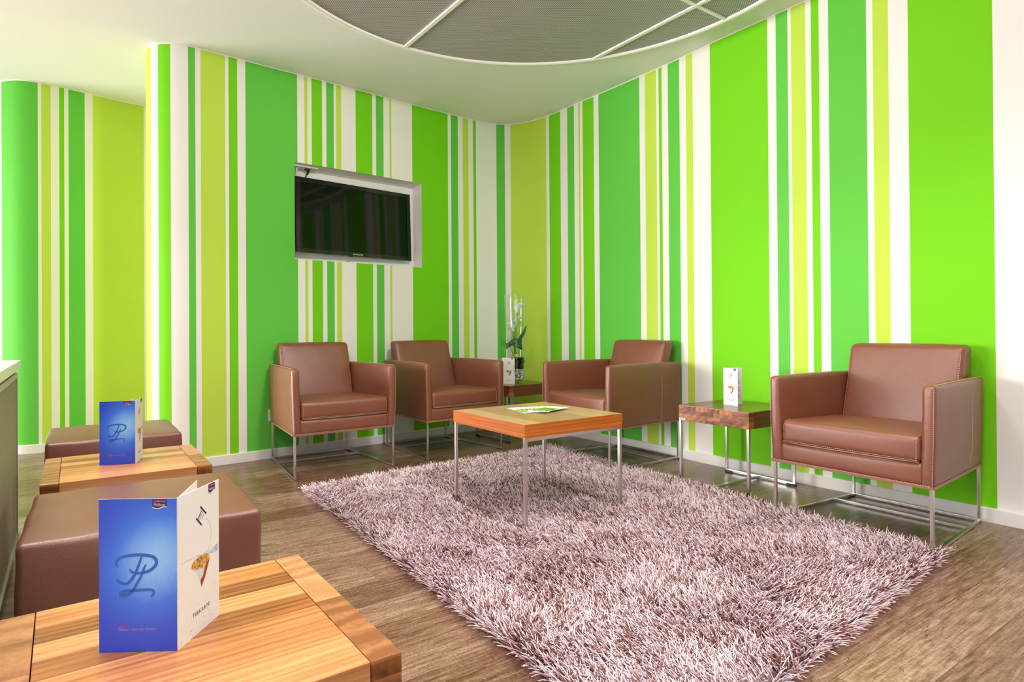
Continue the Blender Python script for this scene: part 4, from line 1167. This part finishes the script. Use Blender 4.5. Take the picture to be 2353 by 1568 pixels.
# flowers: offsets (dx right, dz up) seen from the front, metres
M_SPATHE = plain('calla_white', (0.80, 0.80, 0.72), 0.4, Subsurface__Weight=0.0)
M_STEM = plain('stem_green', (0.16, 0.33, 0.03), 0.4)
M_LEAF = plain('leaf_dark_green', (0.012, 0.10, 0.022), 0.35)
M_SPADIX = plain('spadix_yellow', (0.75, 0.50, 0.05), 0.5)
def calla(throat, tip, back, depth, stem_pts, label):
    """spathe: a funnel rolled around the throat whose rim sweeps up to a pointed tip"""
    t = empty('calla_lily', (VX, VY, SH))
    tag(t, label, 'flower', 'white calla lilies in the vase')
    th = Vector((throat[0], depth, throat[1])); tp = Vector((tip[0], depth - 0.012, tip[1])); bk = Vector((back[0], depth + 0.01, back[1]))
    ctr = (tp + bk) / 2
    ax = (ctr - th).normalized()
    maj = (tp - bk) / 2
    mino = ax.cross(maj).normalized() * maj.length * 0.55
    V = []; F = []; n = 28; m = 9
    for i in range(m):
        k = i / (m - 1)
        fl = 0.10 + 0.90 * k ** 1.6
        c = th.lerp(ctr, k ** 0.8)
        for q in range(n):
            a = 2 * PI * q / n
            point = 1 + 0.25 * max(0, math.cos(a)) ** 6 * k
            V.append(c + (maj * math.cos(a) * point + mino * math.sin(a)) * fl + ax * (-0.018 * math.cos(2 * a) * k * k))
    for i in range(m - 1):
        for q in range(n):
            F.append((i * n + q, i * n + (q + 1) % n, (i + 1) * n + (q + 1) % n, (i + 1) * n + q))
    o = link('bloom', mesh_of(V, F, M_SPATHE), t)
    md = o.modifiers.new('thick', 'SOLIDIFY'); md.thickness = 0.0012; md.offset = 0
    MB().tube([th + ax * 0.004, th.lerp(ctr, 0.55), th.lerp(ctr, 0.95)], [0.003, 0.0045, 0.002], 10).build('spadix', M_SPADIX, t)
    pts = [Vector((p[0], depth, p[1])) for p in stem_pts] + [th + ax * 0.006]
    MB().tube(pts, [0.0062] * (len(pts) - 1) + [0.0085], 12).build('stem', M_STEM, t)
def zp(x, y): return ((x - (256 + 25 * (y - 118) / 1154)) / 1598.0, (1272 - y) / 1598.0)
calla(zp(268, 360), zp(372, 220), zp(214, 292), -0.012, [zp(262, 900), zp(262, 700), zp(270, 460)], 'highest white calla lily in the glass vase')
calla(zp(262, 492), zp(352, 392), zp(204, 470), 0.012, [zp(256, 900), zp(258, 700), zp(262, 560)], 'middle white calla lily in the glass vase')
calla(zp(236, 610), zp(128, 482), zp(256, 520), 0.000, [zp(250, 900), zp(252, 760), zp(240, 680)], 'lowest white calla lily in the glass vase')
lf = empty('arrowhead_leaf', (VX, VY, SH))
tag(lf, 'dark green arrow-shaped leaf inside the glass vase', 'leaf')
out = [(135, 755), (165, 745), (200, 712), (235, 685), (270, 680), (300, 705), (328, 690), (358, 650), (382, 585), (398, 512), (404, 540), (392, 600), (368, 655), (342, 692), (336, 760), (352, 858), (320, 835), (285, 815), (255, 800), (215, 787), (180, 797), (140, 835)]
c0 = (262, 745)
V = []; F = []
ring_n = len(out)
for k in (1.0, 0.66, 0.33):
    for x, y in out:
        p = zp(c0[0] + (x - c0[0]) * k, c0[1] + (y - c0[1]) * k)
        bend = -0.030 + 0.035 * (abs(p[0]) / 0.09) ** 1.5 + 0.006 * math.sin(p[1] * 60)
        rr = vr(p[1]) - 0.012
        yv = min(bend, math.sqrt(max(0.0001, rr * rr - p[0] ** 2)))
        yv = max(yv, -math.sqrt(max(0.0001, rr * rr - p[0] ** 2)))
        V.append((p[0], yv, p[1]))
p = zp(*c0); V.append((p[0], -0.034, p[1]))
for r_ in range(2):
    for k in range(ring_n):
        k2 = (k + 1) % ring_n
        F.append((r_ * ring_n + k, r_ * ring_n + k2, (r_ + 1) * ring_n + k2, (r_ + 1) * ring_n + k))
for k in range(ring_n): F.append((2 * ring_n + k, 2 * ring_n + (k + 1) % ring_n, 3 * ring_n))
o = link('blade', mesh_of(V, F, M_LEAF), lf)
md = o.modifiers.new('thick', 'SOLIDIFY'); md.thickness = 0.0012
a, b, c = zp(180, 795), zp(215, 870), zp(248, 940)
MB().tube([(a[0], -0.03, a[1]), (b[0], -0.02, b[1]), (c[0], -0.008, c[1])], 0.0022, 8).build('stalk', plain('stalk_brown', (0.10, 0.08, 0.03), 0.5), lf)

# ------------------------------------------------------------------ shaggy rug
RA, RB, RC, RD = [np.array(q) for q in ((-1.000, 3.315), (0.455, 4.425), (1.745, 2.325), (0.355, 1.195))]
def rug_xy(u, v):
    u = u[:, None]; v = v[:, None]
    return (RA * (1 - u) + RB * u) * (1 - v) + (RD * (1 - u) + RC * u) * v
rug = empty('shag_rug', (0, 0, 0))
tag(rug, 'shaggy pinkish taupe rug lying under the coffee table', 'rug')
V = []
for z in (0.0, 0.007):
    for q in (RA, RD, RC, RB): V.append((q[0], q[1], z))
link('backing', mesh_of(V, [(3, 2, 1, 0), (4, 5, 6, 7), (0, 1, 5, 4), (1, 2, 6, 5), (2, 3, 7, 6), (3, 0, 4, 7)], plain('rug_backing', (0.10, 0.045, 0.035), 0.9), None, False), rug)

def vnoise(x, y, f, seed):
    """smooth value noise on numpy arrays"""
    r = np.random.default_rng(seed); G = r.random((64, 64)) * 2 - 1
    X = x * f + 200; Y = y * f + 200
    i = np.floor(X).astype(int); j = np.floor(Y).astype(int)
    a = X - i; b = Y - j; a = a * a * (3 - 2 * a); b = b * b * (3 - 2 * b)
    g = lambda p, q: G[p % 64, q % 64]
    return (g(i, j) * (1 - a) + g(i + 1, j) * a) * (1 - b) + (g(i, j + 1) * (1 - a) + g(i + 1, j + 1) * a) * b

NU, NV = 248, 344
uu, vv = np.meshgrid((np.arange(NU) + 0.5) / NU, (np.arange(NV) + 0.5) / NV)
u = (uu.ravel() + rng.uniform(-0.6, 0.6, NU * NV) / NU).clip(0.001, 0.999)
v = (vv.ravel() + rng.uniform(-0.6, 0.6, NU * NV) / NV).clip(0.001, 0.999)
root = rug_xy(u, v)
N = len(root)
ang = 2.6 * vnoise(root[:, 0], root[:, 1], 1.7, 3) + 1.6 * vnoise(root[:, 0], root[:, 1], 5.0, 4) + rng.normal(0, 1.0, N) - 1.9
tilt = (1.00 + 0.36 * vnoise(root[:, 0], root[:, 1], 4.2, 5) + rng.normal(0, 0.20, N)).clip(0.15, 1.42)
Ln = (0.051 + rng.normal(0, 0.006, N)).clip(0.03, 0.066)
# fringe falls outwards at the border
dL = np.minimum(np.minimum(u * 1.84, (1 - u) * 1.84), np.minimum(v * 2.5, (1 - v) * 2.5))
edge = np.clip(1 - dL / 0.035, 0, 1)
cen = (RA + RB + RC + RD) / 4
du_ = (RB - RA) / np.linalg.norm(RB - RA); dv_ = (RD - RA) / np.linalg.norm(RD - RA)
ou = np.where(u * 1.84 < 0.035, -1, np.where((1 - u) * 1.84 < 0.035, 1, 0))[:, None] * du_ + np.where(v * 2.5 < 0.035, -1, np.where((1 - v) * 2.5 < 0.035, 1, 0))[:, None] * dv_
dirv = np.c_[np.cos(ang), np.sin(ang)] * (1 - 0.85 * edge)[:, None] + ou * (0.9 * edge)[:, None]
dirv /= np.linalg.norm(dirv, axis=1)[:, None] + 1e-9
tilt = np.where(edge > 0, tilt + 0.30 * edge, tilt).clip(0.15, 1.5)
# pile is pressed down under the table's floor rails and the armchair foot
tmat = np.array([[math.cos(CA), math.sin(CA)], [-math.sin(CA), math.cos(CA)]])
loc = (root - np.array([CX, CY])) @ tmat.T
near = ((np.abs(np.abs(loc[:, 1]) - (CW / 2 - 0.009)) < 0.022) & (np.abs(loc[:, 0]) < CW / 2))
Ln = np.where(near, Ln * 0.42, Ln)
nr_ = 5
ts = np.linspace(0, 1, nr_)
P = np.zeros((N, nr_, 3))
cur = 0.45 + rng.normal(0, 0.22, N)
for k in range(1, nr_):
    dt = ts[k] - ts[k - 1]; tm = (ts[k] + ts[k - 1]) / 2
    a = (tilt * 0.55 + cur * tm * 1.1).clip(0, 1.62)
    tw = ang * 0 + rng.normal(0, 0.10, N)
    ca, sa = np.cos(tw), np.sin(tw)
    dx = dirv[:, 0] * ca - dirv[:, 1] * sa; dy = dirv[:, 0] * sa + dirv[:, 1] * ca
    P[:, k, 0] = P[:, k - 1, 0] + Ln * dt * np.sin(a) * dx
    P[:, k, 1] = P[:, k - 1, 1] + Ln * dt * np.sin(a) * dy
    P[:, k, 2] = P[:, k - 1, 2] + Ln * dt * np.cos(a)
P[:, :, 0] += root[:, None, 0]; P[:, :, 1] += root[:, None, 1]; P[:, :, 2] += 0.006
P[:, :, 2] = np.maximum(P[:, :, 2], 0.003)
rad = 0.00165 * np.array([0.8, 1.0, 1.0, 0.95, 0.6])
T = np.gradient(P, axis=1); T /= np.linalg.norm(T, axis=2)[:, :, None] + 1e-12
side = np.c_[-dirv[:, 1], dirv[:, 0], np.zeros(N)][:, None, :].repeat(nr_, 1)
up_ = np.cross(side, T)
VV = np.zeros((N, nr_, 3, 3))
rj = rng.uniform(0.8, 1.25, N)[:, None]
for q in range(3):
    aq = 2 * PI * q / 3 + PI / 2
    VV[:, :, q] = P + (side * math.cos(aq) + up_ * math.sin(aq)) * (rad[None, :] * rj)[:, :, None]
VV = VV.reshape(-1, 3)
base = (np.arange(N) * nr_ * 3)[:, None]
qd = []
for k in range(nr_ - 1):
    for q in range(3):
        q2 = (q + 1) % 3
        qd.append([k * 3 + q, k * 3 + q2, (k + 1) * 3 + q2, (k + 1) * 3 + q])
qd = np.array(qd)
quads = (base[:, :, None] + qd[None]).reshape(-1)
tri = (base + np.array([[(nr_ - 1) * 3, (nr_ - 1) * 3 + 1, (nr_ - 1) * 3 + 2]])).reshape(-1)
me = bpy.data.meshes.new('pile')
nq = N * len(qd)
me.vertices.add(len(VV)); me.vertices.foreach_set('co', VV.astype(np.float32).ravel())
me.loops.add(len(quads) + len(tri)); me.loops.foreach_set('vertex_index', np.concatenate([quads, tri]).astype(np.int32))
me.polygons.add(nq + N)
me.polygons.foreach_set('loop_start', np.concatenate([np.arange(nq) * 4, nq * 4 + np.arange(N) * 3]).astype(np.int32))
me.polygons.foreach_set('use_smooth', np.ones(nq + N, dtype=bool))
me.update(calc_edges=True)
at = me.attributes.new('yarn', 'FLOAT', 'POINT')
# darker yarn patches put the shade of parted pile into the colour
tone = (rng.random(N) + 0.10 * vnoise(root[:, 0], root[:, 1], 6.0, 8) + 0.16 * vnoise(root[:, 0], root[:, 1], 14.0, 9)).clip(0, 1)
at.data.foreach_set('value', tone.repeat(nr_ * 3).astype(np.float32))
def yarn_mat():
    t = NT('rug_yarn')
    a = t.n('Attribute', _attribute_name='yarn').outputs['Fac']
    col = t.ramp(a, [(0.0, (0.12, 0.034, 0.026)), (0.24, (0.30, 0.120, 0.105)), (0.36, (0.70, 0.53, 0.57)), (1.0, (0.90, 0.77, 0.84))])
    t.set(Base__Color=col, Roughness=0.42, Specular__IOR__Level=0.5)
    return t.m
me.materials.append(yarn_mat())
pile = link('pile', me, rug)
pile['kind'] = 'stuff'

# ------------------------------------------------------------------ light: windows on the left and behind, added ceiling fills and wall spots
def area(name, loc, look, sx, sy, power, col=(1, 1, 1)):
    l = bpy.data.lights.new(name, 'AREA'); l.shape = 'RECTANGLE'; l.size = sx; l.size_y = sy; l.energy = power; l.color = col
    o = bpy.data.objects.new(name, l); COL.objects.link(o); o.location = loc
    o.rotation_euler = (Vector(look) - Vector(loc)).to_track_quat('-Z', 'Y').to_euler()
    return o
area('window_daylight', (-7.0, 2.0, 1.20), (0.3, 2.4, 0.5), 4.2, 1.9, 235, (1.0, 0.98, 0.95)).data.spread = 1.9
area('rear_window_daylight', (-0.8, -3.0, 1.05), (0.2, 3.0, 0.4), 5.0, 1.7, 60, (1.0, 0.98, 0.96))
for k, (x, y) in enumerate(((-1.5, 0.4), (0.3, 0.8), (-1.7, 1.9), (1.2, 1.4), (0.3, 2.4))):  # unseen ceiling fills, added to light the rug and table tops
    area('ceiling_fill', (x, y, H - 0.06), (x, y, 0), 0.6, 0.6, 22 if k < 4 else 14, (1.0, 0.95, 0.90)).data.spread = 2.2
def spot(loc, look, power, ang, col=(1, 0.95, 0.88)):
    l = bpy.data.lights.new('wall_wash_spot', 'SPOT'); l.energy = power; l.color = col; l.spot_size = math.radians(ang); l.spot_blend = 1.0; l.shadow_soft_size = 0.12
    o = bpy.data.objects.new('wall_wash_spot', l); COL.objects.link(o); o.location = loc
    o.rotation_euler = (Vector(look) - Vector(loc)).to_track_quat('-Z', 'Y').to_euler()
spot((0.5, 1.3, 2.55), (-1.1, 4.5, 1.3), 190, 75)  # unseen spot, added to brighten the television wall
spot((-0.7, 1.6, 2.55), (1.3, 4.0, 1.3), 70, 75)
w = bpy.data.worlds.new('world'); SC.world = w; w.use_nodes = True
w.node_tree.nodes['Background'].inputs[0].default_value = (1.0, 0.98, 0.95, 1)
w.node_tree.nodes['Background'].inputs[1].default_value = 0.42
SC.view_settings.view_transform = 'Standard'
SC.view_settings.look = 'None'
SC.view_settings.gamma = 1.0
SC.view_settings.use_curve_mapping = False
SC.view_settings.exposure = 0.12
